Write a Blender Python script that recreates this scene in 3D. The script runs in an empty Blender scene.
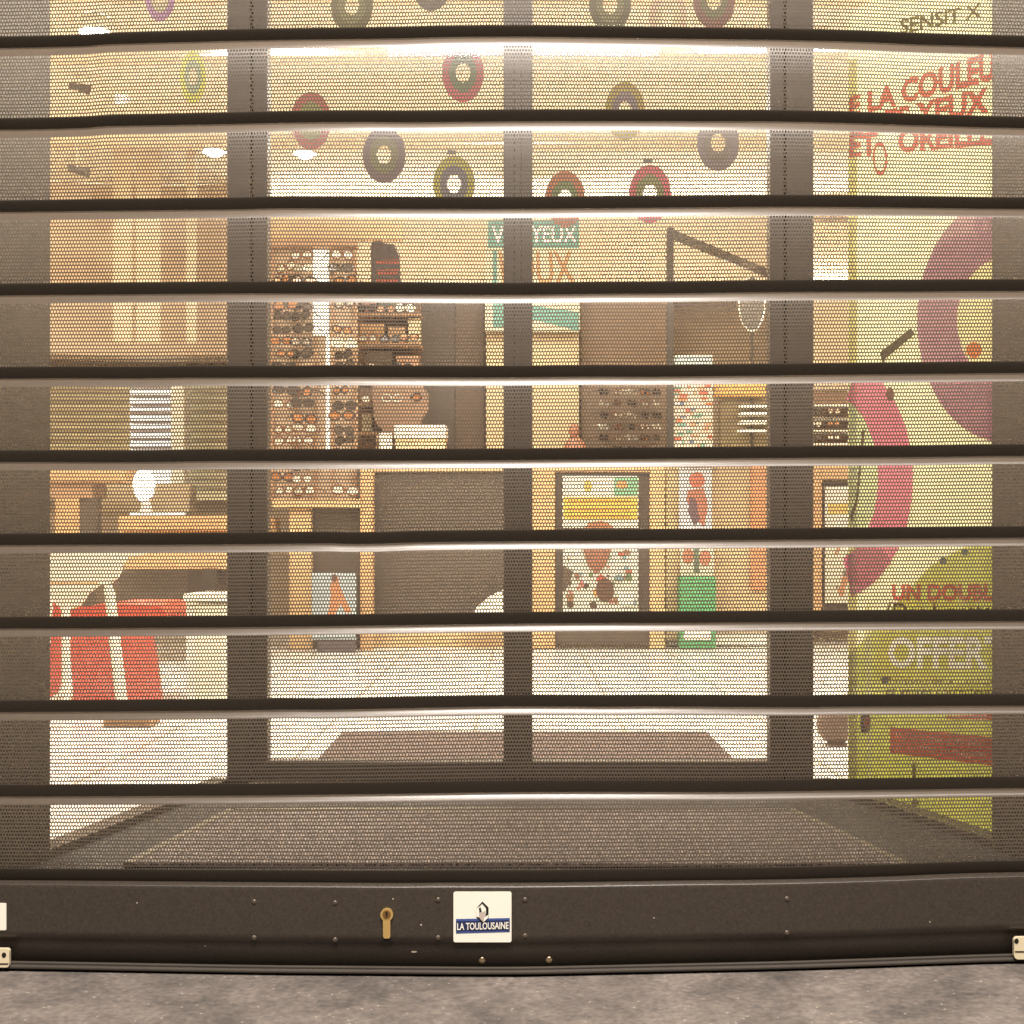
import bpy, math, random
import numpy as np
from mathutils import Vector
R = math.radians
random.seed(7)
S = bpy.context.scene
COL = S.collection

# ---------------------------------------------------------------- calibration
PX = 0.00131            # metres per photo pixel in the shutter plane (110 mm slats)
D = 1.75                # camera to shutter
H = 427 * PX            # eye height above the shop floor
CX, CY = 518, 543       # where lines running straight into the shop meet

def P(px, py, k):
    """point seen at photo pixel px,py at k times the shutter distance"""
    return Vector(((px - CX) * PX * k, D * (k - 1), H - (py - CY) * PX * k))

def kz(py, z=0.0):      # depth factor of a point at height z seen on row py
    return (H - z) / (PX * (py - CY))

# ---------------------------------------------------------------- camera
cam = bpy.data.cameras.new('camera')
cam.sensor_width = 36; cam.sensor_height = 36; cam.sensor_fit = 'HORIZONTAL'
cam.lens = 36 * (D / PX) / 1024
cam.shift_x = (512 - CX) / 1024
cam.shift_y = (CY - 512) / 1024
cam.clip_start = 0.05; cam.clip_end = 200
co = bpy.data.objects.new('camera', cam); COL.objects.link(co)
co.location = (0, -D, H); co.rotation_euler = (R(90), 0, 0)
S.camera = co

# ---------------------------------------------------------------- world (night street), exposure
w = bpy.data.worlds.new("World"); S.world = w; w.use_nodes = True
nt = w.node_tree; bg = nt.nodes['Background']
sky = nt.nodes.new('ShaderNodeTexSky'); sky.sky_type = 'NISHITA'; sky.sun_disc = False
sky.sun_elevation = R(-4); sky.sun_rotation = R(200)
nt.links.new(sky.outputs[0], bg.inputs[0]); bg.inputs[1].default_value = 0.1
S.view_settings.view_transform = 'Standard'; S.view_settings.look = 'None'
S.view_settings.exposure = 1.0; S.view_settings.gamma = 1
S.cycles.max_bounces = 7; S.cycles.diffuse_bounces = 4; S.cycles.glossy_bounces = 3
S.cycles.transparent_max_bounces = 16; S.cycles.caustics_reflective = False; S.cycles.caustics_refractive = False
S.cycles.sample_clamp_indirect = 4
S.cycles.use_denoising = True
WARM = (1.0, 0.915, 0.80)
STREET = (1.0, 0.90, 0.81)

def area(name, loc, rot, sx, sy, power, color, parent=None):
    l = bpy.data.lights.new(name, 'AREA'); l.shape = 'RECTANGLE'; l.size = sx; l.size_y = sy
    l.energy = power; l.color = color
    o = bpy.data.objects.new(name, l); COL.objects.link(o); o.location = loc; o.rotation_euler = rot
    return o
# awning lamps over the shutter on the street side, and the street behind the viewer
area('soffit_light', (0.03, -1.22, 3.10), (R(20), 0, 0), 0.90, 0.10, 60, STREET)
area('awning_light', (0.03, -1.95, 2.95), (R(38), 0, 0), 1.30, 0.14, 22, STREET)
area('street_light', (0.8, -5.5, 6.4), (R(46), 0, R(8)), 6.0, 0.8, 260, STREET)
# shop lighting, set flush in the shop ceiling
ROOM_Z = 2.60
LIGHTS = [(-1.9, 2.3), (0.0, 2.35), (1.9, 2.3), (-1.0, 3.62), (1.0, 3.62), (-2.6, 3.3), (0.0, 4.66), (2.6, 3.3)]
for lx, ly in LIGHTS:
    area('shop_light', (lx, ly, ROOM_Z - 0.012), (0, 0, 0), 0.42, 0.14, 31, WARM)

# unseen fill lamps added to brighten the ceiling: over the door inside, and along both side walls
CEILING_FILLS = [(0, 1.62, 2.34, (R(155), 0, 0), 5.2, .08, 30), (-3.34, 3.6, 2.34, (0, R(155), 0), .08, 4.2, 66), (3.34, 3.6, 2.34, (0, R(-155), 0), .08, 4.2, 66)]
for cx_, cy_, cz_, rot_, sx_, sy_, pw_ in CEILING_FILLS: area('cove_light', (cx_, cy_, cz_), rot_, sx_, sy_, pw_, WARM)
area('ledge_light', (0, 6.0, 2.075), (R(165), 0, 0), 5.6, .07, 42, WARM)  # lamp on a hidden back ledge, added to brighten the ceiling
# unseen fill lamps added over the two display windows, to light the banner
WINDOW_FILLS = [(-1.35, 1.25), (1.35, 1.25)]
for lx, ly in WINDOW_FILLS: area('display_light', (lx, ly, 2.40), (0, R(-18 if lx < 0 else 18), 0), 0.30, 0.30, 22, WARM)

# ---------------------------------------------------------------- materials
def lin(c):
    c = c / 255.0
    return c / 12.92 if c <= 0.04045 else ((c + 0.055) / 1.055) ** 2.4
_m = {}
def mat(name, rgb, rough=0.6, metal=0.0, var=0.12, scale=18.0, bump=0.0, f=1.0, spec=0.5):
    if name in _m: return _m[name]
    c = [min(0.9, lin(v) * f) for v in rgb]
    m = bpy.data.materials.new(name); m.use_nodes = True
    n = m.node_tree.nodes; L = m.node_tree.links; b = n['Principled BSDF']
    b.inputs['Roughness'].default_value = rough; b.inputs['Metallic'].default_value = metal
    b.inputs['Specular IOR Level'].default_value = spec
    tc = n.new('ShaderNodeTexCoord'); nz = n.new('ShaderNodeTexNoise')
    nz.inputs['Scale'].default_value = scale; nz.inputs['Detail'].default_value = 5
    L.new(tc.outputs['Object'], nz.inputs['Vector'])
    mx = n.new('ShaderNodeMix'); mx.data_type = 'RGBA'
    mx.inputs[6].default_value = (*[v * (1 - var) for v in c], 1)
    mx.inputs[7].default_value = (*[min(0.95, v * (1 + var)) for v in c], 1)
    L.new(nz.outputs['Fac'], mx.inputs[0]); L.new(mx.outputs[2], b.inputs['Base Color'])
    if bump:
        bp = n.new('ShaderNodeBump'); bp.inputs['Strength'].default_value = bump; bp.inputs['Distance'].default_value = 0.004
        L.new(nz.outputs['Fac'], bp.inputs['Height']); L.new(bp.outputs[0], b.inputs['Normal'])
    _m[name] = m
    return m
def art(r, g, b, rough=0.55):         # printed / painted colour inside the shop
    return mat('print_%d_%d_%d' % (r, g, b), (r, g, b), rough, var=0.05, f=0.72)
def emit(name, rgb, strength):
    if name in _m: return _m[name]
    m = bpy.data.materials.new(name); m.use_nodes = True
    n = m.node_tree.nodes; b = n['Principled BSDF']
    b.inputs['Base Color'].default_value = (0.8, 0.8, 0.8, 1)
    b.inputs['Emission Color'].default_value = (*rgb, 1); b.inputs['Emission Strength'].default_value = strength
    _m[name] = m
    return m
def wood(name, rgb, f=0.72, sc=6.0):
    if name in _m: return _m[name]
    m = mat(name, rgb, 0.45, var=0.15, f=f)
    n = m.node_tree.nodes; L = m.node_tree.links
    nz = [x for x in n if x.bl_idname == 'ShaderNodeTexNoise'][0]
    mp = n.new('ShaderNodeMapping'); mp.inputs['Scale'].default_value = (sc, sc, 0.6)
    tc = [x for x in n if x.bl_idname == 'ShaderNodeTexCoord'][0]
    L.new(tc.outputs['Object'], mp.inputs[0]); L.new(mp.outputs[0], nz.inputs['Vector'])
    return m
def glass_mat():
    m = bpy.data.materials.new('window_glass'); m.use_nodes = True
    n = m.node_tree.nodes; L = m.node_tree.links; n.clear()
    o = n.new('ShaderNodeOutputMaterial'); mx = n.new('ShaderNodeMixShader')
    t = n.new('ShaderNodeBsdfTransparent'); t.inputs[0].default_value = (0.97, 0.985, 0.965, 1)
    g = n.new('ShaderNodeBsdfGlossy'); g.inputs['Roughness'].default_value = 0.03
    lw = n.new('ShaderNodeLayerWeight'); lw.inputs[0].default_value = .5     # Facing = 1 - |cos|, the same on both sides of the pane
    pw = n.new('ShaderNodeMath'); pw.operation = 'POWER'; pw.inputs[1].default_value = 5
    ma = n.new('ShaderNodeMath'); ma.operation = 'MULTIPLY_ADD'; ma.inputs[1].default_value = .92; ma.inputs[2].default_value = .05
    L.new(lw.outputs['Facing'], pw.inputs[0]); L.new(pw.outputs[0], ma.inputs[0]); L.new(ma.outputs[0], mx.inputs[0]); L.new(t.outputs[0], mx.inputs[1]); L.new(g.outputs[0], mx.inputs[2])
    L.new(mx.outputs[0], o.inputs[0])
    return m
GLASS = glass_mat()

# ---------------------------------------------------------------- mesh builder
class MB:
    def __init__(s): s.v = []; s.f = []; s.mi = []; s.m = []; s.sm = []
    def _mi(s, m):
        if m not in s.m: s.m.append(m)
        return s.m.index(m)
    def add(s, vs, fs, m, smooth=False):
        b = len(s.v); s.v += [tuple(v) for v in vs]
        for f in fs: s.f.append([b + i for i in f]); s.mi.append(s._mi(m)); s.sm.append(smooth)
        return s
    def box(s, x0, x1, y0, y1, z0, z1, m, bev=0.0):
        x0, x1 = sorted((x0, x1)); y0, y1 = sorted((y0, y1)); z0, z1 = sorted((z0, z1))
        if bev <= 0:
            v = [(x, y, z) for x in (x0, x1) for y in (y0, y1) for z in (z0, z1)]
            return s.add(v, [(0,1,3,2), (4,6,7,5), (0,4,5,1), (2,3,7,6), (0,2,6,4), (1,5,7,3)], m)
        b = bev    # chamfered box
        V = []; idx = {}
        for ix, x in enumerate((x0, x1)):
            for iy, y in enumerate((y0, y1)):
                for iz, z in enumerate((z0, z1)):
                    sx, sy, sz = (b, -b)[ix], (b, -b)[iy], (b, -b)[iz]
                    for a, p in (('x', (x, y + sy, z + sz)), ('y', (x + sx, y, z + sz)), ('z', (x + sx, y + sy, z))):
                        idx[(ix, iy, iz, a)] = len(V); V.append(p)
        F = []
        for i in (0, 1):
            F.append([idx[(i, a, c, 'x')] for a, c in ((0,0), (1,0), (1,1), (0,1))])
            F.append([idx[(a, i, c, 'y')] for a, c in ((0,0), (1,0), (1,1), (0,1))])
            F.append([idx[(a, c, i, 'z')] for a, c in ((0,0), (1,0), (1,1), (0,1))])
            for j in (0, 1):
                F.append([idx[(0,i,j,'y')], idx[(1,i,j,'y')], idx[(1,i,j,'z')], idx[(0,i,j,'z')]])
                F.append([idx[(i,0,j,'x')], idx[(i,1,j,'x')], idx[(i,1,j,'z')], idx[(i,0,j,'z')]])
                F.append([idx[(i,j,0,'x')], idx[(i,j,1,'x')], idx[(i,j,1,'y')], idx[(i,j,0,'y')]])
                for k in (0, 1): F.append([idx[(i,j,k,'x')], idx[(i,j,k,'y')], idx[(i,j,k,'z')]])
        return s.add(V, F, m)
    def tube(s, p, q, r, m, n=10, r2=None, caps=True):
        p, q = Vector(p), Vector(q); d = (q - p).normalized(); r2 = r if r2 is None else r2
        u = d.orthogonal().normalized(); w_ = d.cross(u); V = []
        for c, rr in ((p, r), (q, r2)):
            for i in range(n):
                a = 2 * math.pi * i / n; V.append(c + u * math.cos(a) * rr + w_ * math.sin(a) * rr)
        s.add(V, [(i, (i+1) % n, n + (i+1) % n, n + i) for i in range(n)], m, True)
        if caps: s.add(V, [list(range(n))[::-1], list(range(n, 2*n))], m)
        return s
    def path(s, pts, r, m, n=8):
        for a, b in zip(pts[:-1], pts[1:]): s.tube(a, b, r, m, n)
        return s
    def sphere(s, c, rx, ry, rz, m, n=20, k=12):
        V = []; F = []
        for j in range(k + 1):
            t = math.pi * j / k
            for i in range(n):
                a = 2 * math.pi * i / n
                V.append((c[0] + rx*math.sin(t)*math.cos(a), c[1] + ry*math.sin(t)*math.sin(a), c[2] + rz*math.cos(t)))
        for j in range(k):
            for i in range(n): F.append((j*n+i, j*n+(i+1)%n, (j+1)*n+(i+1)%n, (j+1)*n+i))
        return s.add(V, F, m, True)
    def prism(s, pts3, ext, m):     # planar outline (3D points) pushed by vector ext
        n = len(pts3); e = Vector(ext)
        a = [Vector(p) for p in pts3]; b = [p + e for p in a]
        s.add(a + b, [list(range(n)), list(range(n, 2*n))[::-1]] + [(i, n+i, n+(i+1)%n, (i+1)%n) for i in range(n)], m)
        return s
    def quad(s, pts, m): return s.add(pts, [list(range(len(pts)))], m)
    def build(s, name, parent=None, bevel=0):
        me = bpy.data.meshes.new(name)
        off = Vector((0, 0, 0))
        p = parent
        while p is not None: off += Vector(p.location); p = p.parent
        me.from_pydata([(v[0]-off.x, v[1]-off.y, v[2]-off.z) for v in s.v], [], s.f)
        for m in s.m: me.materials.append(m)
        me.polygons.foreach_set('material_index', s.mi); me.polygons.foreach_set('use_smooth', s.sm)
        me.update()
        o = bpy.data.objects.new(name, me); COL.objects.link(o)
        if parent is not None: o.parent = parent
        return o

def tag(o, label=None, cat=None, group=None, kind=None):
    if label: o['label'] = label
    if cat: o['category'] = cat
    if group: o['group'] = group
    if kind: o['kind'] = kind
    return o
def empty(name, loc, label, cat, group=None):
    o = bpy.data.objects.new(name, None); COL.objects.link(o); o.location = loc; o.empty_display_size = 0.05
    return tag(o, label, cat, group)
def copy_tree(o, parent=None):
    c = o.copy(); COL.objects.link(c)
    if parent is not None: c.parent = parent
    for ch in [x for x in o.children]: copy_tree(ch, c)
    return c

def glyphs(text, bold=0.0):
    """text as flat 2D mesh, normalised so that its box is 0..1 wide and 0..1 high"""
    cu = bpy.data.curves.new('t', 'FONT'); cu.body = text; cu.offset = bold; cu.resolution_u = 3
    o = bpy.data.objects.new('t', cu); COL.objects.link(o)
    dg = bpy.context.evaluated_depsgraph_get(); me = bpy.data.meshes.new_from_object(o.evaluated_get(dg))
    v = [(a.co.x, a.co.y) for a in me.vertices]; f = [list(p.vertices) for p in me.polygons]
    bpy.data.objects.remove(o); bpy.data.curves.remove(cu); bpy.data.meshes.remove(me)
    x0 = min(a[0] for a in v); x1 = max(a[0] for a in v); y0 = min(a[1] for a in v); y1 = max(a[1] for a in v)
    return [((a-x0)/(x1-x0), (b-y0)/(y1-y0)) for a, b in v], f
def text_px(mb, text, tl, tr, br, bl, to3d, m, bold=0.0):
    """text filling the pixel quad tl,tr,br,bl; to3d maps a pixel onto the printed surface"""
    v, f = glyphs(text, bold); V = []
    for u, t in v:
        top = (tl[0] + (tr[0]-tl[0])*u, tl[1] + (tr[1]-tl[1])*u); bot = (bl[0] + (br[0]-bl[0])*u, bl[1] + (br[1]-bl[1])*u)
        V.append(to3d(bot[0] + (top[0]-bot[0])*t, bot[1] + (top[1]-bot[1])*t))
    mb.add(V, f, m)
def ell(cx, cy, rx, ry, n=36, a0=0, a1=360):
    return [(cx + rx*math.cos(R(a0+(a1-a0)*i/n)), cy + ry*math.sin(R(a0+(a1-a0)*i/n))) for i in range(n + (a1-a0 != 360))]

# ---------------------------------------------------------------- setting: ground, shop room
CXS = [-400, 0, 256, 512, 790, 1000, 1400]
def interp(x, ys): return float(np.interp(x, CXS, ys))
BOT = [964, 967.5, 972, 974, 968, 960.5, 955]
def sheet(name, x0, x1, y0, y1, nx, ny, zf, m):
    V = [(x0+(x1-x0)*i/nx, y0+(y1-y0)*j/ny) for j in range(ny+1) for i in range(nx+1)]
    mb = MB(); mb.add([(x, y, zf(x, y)) for x, y in V], [(j*(nx+1)+i, j*(nx+1)+i+1, (j+1)*(nx+1)+i+1, (j+1)*(nx+1)+i) for j in range(ny) for i in range(nx)], m, True)
    return tag(mb.build(name), kind='structure')

def asphalt():
    m = mat('pavement_asphalt', (140, 130, 120), 0.85, var=0.0, f=1.0)
    n = m.node_tree.nodes; L = m.node_tree.links; b = n['Principled BSDF']
    tc = [x for x in n if x.bl_idname == 'ShaderNodeTexCoord'][0]
    big = n.new('ShaderNodeTexNoise'); big.inputs['Scale'].default_value = 7; big.inputs['Detail'].default_value = 8; big.inputs['Roughness'].default_value = .7
    fine = n.new('ShaderNodeTexNoise'); fine.inputs['Scale'].default_value = 120; fine.inputs['Detail'].default_value = 3
    vor = n.new('ShaderNodeTexVoronoi'); vor.inputs['Scale'].default_value = 95
    for t in (big, fine, vor): L.new(tc.outputs['Object'], t.inputs['Vector'])
    r1 = n.new('ShaderNodeValToRGB'); r1.color_ramp.elements[0].position = .36; r1.color_ramp.elements[0].color = (.085,.074,.067,1)
    r1.color_ramp.elements[1].position = .66; r1.color_ramp.elements[1].color = (.225,.195,.173,1)
    L.new(big.outputs[0], r1.inputs[0])
    r2 = n.new('ShaderNodeValToRGB'); r2.color_ramp.elements[0].position = .3; r2.color_ramp.elements[0].color = (.74,.74,.76,1)
    r2.color_ramp.elements[1].position = .7; r2.color_ramp.elements[1].color = (1.26,1.23,1.2,1)
    L.new(fine.outputs[0], r2.inputs[0])
    mu = n.new('ShaderNodeMix'); mu.data_type = 'RGBA'; mu.blend_type = 'MULTIPLY'; mu.inputs[0].default_value = 1
    L.new(r1.outputs[0], mu.inputs[6]); L.new(r2.outputs[0], mu.inputs[7])
    r3 = n.new('ShaderNodeValToRGB'); r3.color_ramp.elements[0].position = .10; r3.color_ramp.elements[0].color = (1,1,1,1)
    r3.color_ramp.elements[1].position = .17; r3.color_ramp.elements[1].color = (0,0,0,1)
    L.new(vor.outputs[0], r3.inputs[0])
    mk = n.new('ShaderNodeMath'); mk.operation = 'MULTIPLY'
    th = n.new('ShaderNodeMath'); th.operation = 'GREATER_THAN'; th.inputs[1].default_value = .55
    L.new(fine.outputs[0], th.inputs[0]); L.new(th.outputs[0], mk.inputs[0]); L.new(r3.outputs[0], mk.inputs[1])
    m2 = n.new('ShaderNodeMix'); m2.data_type = 'RGBA'; m2.inputs[7].default_value = (.42,.38,.33,1)
    L.new(mk.outputs[0], m2.inputs[0]); L.new(mu.outputs[2], m2.inputs[6]); L.new(m2.outputs[2], b.inputs['Base Color'])
    bp = n.new('ShaderNodeBump'); bp.inputs['Strength'].default_value = .6; bp.inputs['Distance'].default_value = .003
    L.new(fine.outputs[0], bp.inputs['Height']); L.new(bp.outputs[0], b.inputs['Normal'])
    return m
def pave_z(x, y):
    z = (970.5 - interp(CX + x / PX, BOT)) * PX
    return z if y > -3 else z * 0.3
sheet('pavement', -8, 8, -9, 0.035, 160, 24, pave_z, asphalt())

def tiles():
    m = mat('floor_tile', (236, 228, 205), 0.22, var=0.03, f=1.0)
    n = m.node_tree.nodes; L = m.node_tree.links; b = n['Principled BSDF']
    tc = [x for x in n if x.bl_idname == 'ShaderNodeTexCoord'][0]
    br = n.new('ShaderNodeTexBrick'); br.offset = 0; br.inputs['Scale'].default_value = 1
    br.inputs['Brick Width'].default_value = .45; br.inputs['Row Height'].default_value = .45; br.inputs['Mortar Size'].default_value = .006
    br.inputs['Color1'].default_value = (.80,.78,.72,1); br.inputs['Color2'].default_value = (.77,.75,.69,1); br.inputs['Mortar'].default_value = (.50,.44,.35,1)
    mp = n.new('ShaderNodeMapping'); mp.inputs['Location'].default_value = (.13, .17, 0)
    L.new(tc.outputs['Object'], mp.inputs[0]); L.new(mp.outputs[0], br.inputs['Vector']); L.new(br.outputs[0], b.inputs['Base Color'])
    return m
RX, RY = 3.5, D * 3.6     # half width and back of the shop
FLOOR = sheet('shop_floor', -RX, RX, .60, RY, 1, 1, lambda x, y: 0.0, tiles())
frame_m = mat('brown_window_frame', (54, 47, 40), 0.42, var=0.1, bump=0.02)
pier_m = mat('brown_facade_cladding', (70, 60, 48), 0.5, var=0.15, scale=6)
MATF = mat('porch_floor_grey', (38, 34, 31), 0.8, var=0.25, scale=60, bump=0.2)
def brushmat(name, c0, c1):
    m = mat(name, c0, 0.95, var=0.0)
    n = m.node_tree.nodes; L = m.node_tree.links; b = n['Principled BSDF']
    tc = [x for x in n if x.bl_idname == 'ShaderNodeTexCoord'][0]
    nz = n.new('ShaderNodeTexNoise'); nz.inputs['Scale'].default_value = 230; nz.inputs['Detail'].default_value = 2
    L.new(tc.outputs['Object'], nz.inputs['Vector'])
    r = n.new('ShaderNodeValToRGB'); r.color_ramp.elements[0].position = .38; r.color_ramp.elements[1].position = .66
    r.color_ramp.elements[0].color = (*[lin(v) for v in c0], 1); r.color_ramp.elements[1].color = (*[lin(v) for v in c1], 1)
    L.new(nz.outputs[0], r.inputs[0]); L.new(r.outputs[0], b.inputs['Base Color'])
    bp = n.new('ShaderNodeBump'); bp.inputs['Strength'].default_value = .8; bp.inputs['Distance'].default_value = .004
    L.new(nz.outputs[0], bp.inputs['Height']); L.new(bp.outputs[0], b.inputs['Normal'])
    return m
tag(MB().quad([(-1.5, .036, .004), (1.5, .036, .004), (1.5, .602, .004), (.875, .64, .004), (.683, 1.36, .004), (-.676, 1.36, .004), (-.836, .602, .004), (-1.5, .602, .004)], MATF).build('porch_floor'), kind='structure')

ceil_m = mat('ceiling_plaster', (250, 240, 220), 0.8, var=0.03, f=0.95)
wall_m = mat('wall_plaster', (232, 210, 178), 0.8, var=0.06, scale=3, f=0.8)
wallb_m = mat('wall_taupe', (188, 164, 134), 0.8, var=0.08, scale=3, f=0.62)
mb = MB().box(-RX, RX, 1.25, RY + .05, ROOM_Z, ROOM_Z + .2, ceil_m)
tag(mb.build('shop_ceiling'), kind='structure')
tag(MB().box(-RX, RX, RY, RY + .15, 0, ROOM_Z - .001, wallb_m).build('wall_back'), kind='structure')
tag(MB().box(-RX - .15, -RX, 1.3, RY, 0, ROOM_Z - .001, wall_m).build('wall_left'), kind='structure')
tag(MB().box(RX, RX + .15, 1.3, RY, 0, ROOM_Z - .001, wall_m).build('wall_right'), kind='structure')
tag(MB().box(-RX - .15, RX + .15, -.10, 1.35, 2.70, 2.95, ceil_m).build('porch_ceiling'), kind='structure')
# ceiling trims crossing the shop
for yy, sk in ((3.05, .10), (3.75, -.12), (4.9, .05)):
    mb = MB().prism([(-RX, yy, ROOM_Z), (RX, yy + sk, ROOM_Z), (RX, yy + sk, ROOM_Z - .05), (-RX, yy, ROOM_Z - .05)], (0, .10, 0), mat('ceiling_trim', (240, 218, 186), .7, f=.9))
    tag(mb.build('ceiling_beam'), kind='structure')

# ---------------------------------------------------------------- facade: piers beside the porch, splayed windows, door
NL = Vector((-0.822, 0.597, 0)); FL = Vector((-0.659, 1.312, 0))
NR = Vector((0.861, 0.676, 0)); FR = Vector((0.671, 1.312, 0))
def pier(x0, x1, y1, label):
    r = empty('facade_pier', ((x0+x1)/2, .35, 0), label, 'pier')
    MB().box(x0, x1, .09, y1, 0, 2.70, pier_m, .006).build('pier_body', r)
    MB().box(x0, x1, .075, .088, 0.0, .12, frame_m, .003).build('pier_plinth', r)
    return r
pier(-2.4, NL.x - .045, NL.y + .12, 'brown clad pier left of the shop entrance')
pier(NR.x + .045, 2.4, NR.y + .12, 'brown clad pier right of the shop entrance')

def splayed(N, F, side, label):
    r = empty('shop_window', (N + F) / 2, label, 'window')
    d = (F - N).normalized(); nrm = Vector((-d.y, d.x, 0)) * (1 if side < 0 else -1)   # away from porch
    if nrm.x * side < 0: nrm = -nrm
    t = .045
    def wall(a, b, z0, z1, m, off=0.0, th=t):
        return [a + nrm*off + Vector((0,0,z0)), b + nrm*off + Vector((0,0,z0)), b + nrm*off + Vector((0,0,z1)), a + nrm*off + Vector((0,0,z1))], nrm*th
    mb = MB()
    p, e = wall(N, F, 0, .02, frame_m); mb.prism(p, e, frame_m)
    p, e = wall(N, F, 2.55, 2.70, frame_m); mb.prism(p, e, frame_m)
    mb.build('window_rail', r)
    mb = MB(); p, e = wall(N - d*.16, N, 0, 2.70, frame_m); mb.prism(p, e, frame_m); mb.build('corner_post', r)
    mb = MB(); p, e = wall(N + d*.002, F - d*.002, .02, 2.55, GLASS, .02, .0); mb.quad(p, GLASS); mb.build('glass_pane', r)
    return r
splayed(NL, FL, -1, 'tall splayed display window left of the shop door, desk behind it')
splayed(NR, FR, 1, 'tall splayed display window right of the shop door, green banner behind it')

KD = 1.764; YD = D * (KD - 1)
def X(px, k=KD): return (px - CX) * PX * k
def Z(py, k=KD): return H - (py - CY) * PX * k
df = empty('door_frame', (X(520), YD, 0), 'dark brown outer frame of the double shop door', 'door frame')
mb = MB(); mb.box(X(229.5), X(252.5), YD - .03, YD + .05, 0, 2.70, frame_m, .003); mb.build('jamb', df)
mb = MB(); mb.box(X(784), X(811), YD - .03, YD + .05, 0, 2.70, frame_m, .003); mb.build('jamb', df)
mb = MB(); mb.box(X(252.5), X(784), YD - .03, YD + .05, 2.32, 2.70, frame_m, .003); mb.build('head', df)
mb = MB(); mb.box(X(252.5), X(784), YD - .05, YD + .06, .005, .014, mat('threshold_metal', (96, 84, 70), .35, .6), .002); mb.build('threshold', df)
warm_edge = mat('door_inner_edge', (150, 112, 74), .5, f=.8)
def leaf(x0, x1, xi0, xi1, label):
    r = empty('shop_door', ((x0+x1)/2, YD, 0.013), label, 'door', 'leaves of the double shop door')
    y0, y1 = YD - .022, YD + .026
    a = MB(); a.box(x0, xi0, y0, y1, .013, 2.318, frame_m, .003); a.build('stile', r)
    a = MB(); a.box(xi1, x1, y0, y1, .013, 2.318, frame_m, .003); a.build('stile', r)
    a = MB(); a.box(xi0, xi1, y0 + .002, y1 - .002, .013, Z(760.5), frame_m, .002); a.build('bottom_rail', r)
    a = MB(); a.box(xi0, xi1, y0 + .002, y1 - .002, 2.22, 2.318, frame_m, .002); a.build('top_rail', r)
    a = MB(); a.quad([(xi0, YD, Z(760.5)), (xi1, YD, Z(760.5)), (xi1, YD, 2.22), (xi0, YD, 2.22)], GLASS); a.build('glass_pane', r)
    if x0 < 0: MB().box(X(514), X(521.5), y0 - .006, y0 - .001, .02, 2.31, frame_m, .002).build('meeting_strip', r)
    return r
leaf(X(254), X(517.2), X(269), X(503.5), 'left leaf of the glazed double shop door')
leaf(X(518.2), X(783), X(532.5), X(768.5), 'right leaf of the glazed double shop door')
# head wall between door head and the shop
tag(MB().box(-RX, RX, YD + .052, YD + .10, 2.45, 2.70, wall_m).build('wall_front'), kind='structure')

# mats
k0, k1 = kz(868, .004), kz(813, .004)
mp = [P(128, 868, k0), P(905, 868, k0), P(790, 813, k1), P(232, 813, k1)]
g = .018
mt = brushmat('porch_mat_bristle', (38, 33, 33), (138, 124, 118))
root = empty('entrance_mat', (0, .8, 0), 'dark speckled brush mat on the porch floor behind the shutter', 'mat')
MB().prism([Vector((p.x, p.y, .006)) for p in mp], (0, 0, .006), mt).build('bristle', root)
ed = mat('mat_edge_metal', (96, 87, 72), .7, .1)
mb = MB()
for a, b in ((mp[0], mp[3]), (mp[1], mp[2]), (mp[3], mp[2])):
    a = Vector((a.x, a.y, 0)); b = Vector((b.x, b.y, 0)); d = (b - a).normalized(); n_ = Vector((-d.y, d.x, 0)) * .009
    mb.prism([a - n_ + Vector((0,0,.005)), b - n_ + Vector((0,0,.005)), b + n_ + Vector((0,0,.005)), a + n_ + Vector((0,0,.005))], (0, 0, .0085), ed)
mb.build('edge_strip', root)
k0, k1 = 1.80, kz(731.5, .008)
xa, xb = -.513, .552
im = MB().box(xa, xb, D*(k0-1), D*(k1-1), .001, .009, brushmat('inner_mat_pile', (66, 54, 50), (98, 80, 74)), .002)
tag(im.build('door_mat'), 'brown rectangular door mat on the white tiles inside the door', 'mat')

# ---------------------------------------------------------------- roller shutter
slat_m = mat('shutter_brown_paint', (90, 80, 69), 0.27, 0.0, var=0.12, scale=120, f=1.0, spec=0.5)
lip_m = mat('shutter_lip_paint', (72, 65, 56), 0.45, 0.0, var=0.3, scale=320, f=1.0, spec=0.4)  # slat paint darkened, puts the underside shade into the lip
# photo rows of each slat's top edge at the x positions of CXS
TOPS = [
    [-33, -35, -43, -47, -43, -36, -30],
    [46, 48, 41, 37, 40.5, 47, 54],
    [128, 129.3, 124, 121.7, 121.5, 128, 133],
    [212, 212, 208.5, 209, 206.3, 208.5, 210],
    [296, 295, 293, 295, 291.5, 291, 291],
    [380, 378.5, 377, 377.5, 375, 372.8, 371],
    [464, 462, 461, 460, 457.5, 456, 454],
    [547, 545, 544, 541.3, 539.5, 537.5, 536],
    [630, 628.5, 627, 623.5, 622, 621, 620],
    [713, 712, 710.5, 706, 707, 705.5, 705],
    [796, 796, 795.5, 792, 791.5, 788, 786],
    [880, 880, 882, 883, 879, 872.5, 866],
]
for k in (1, 2): TOPS.insert(0, [t - 84 for t in TOPS[0]])
def smooth_curve(ys):
    # smooth interpolation through the measured rows (small moving average of the linear one)
    xs = np.arange(-420, 1421, 4.0); y = np.interp(xs, CXS, ys); ker = np.hanning(41); ker /= ker.sum()
    yp = np.pad(y, 20, mode='edge'); return xs, np.convolve(yp, ker, mode='valid')
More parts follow.
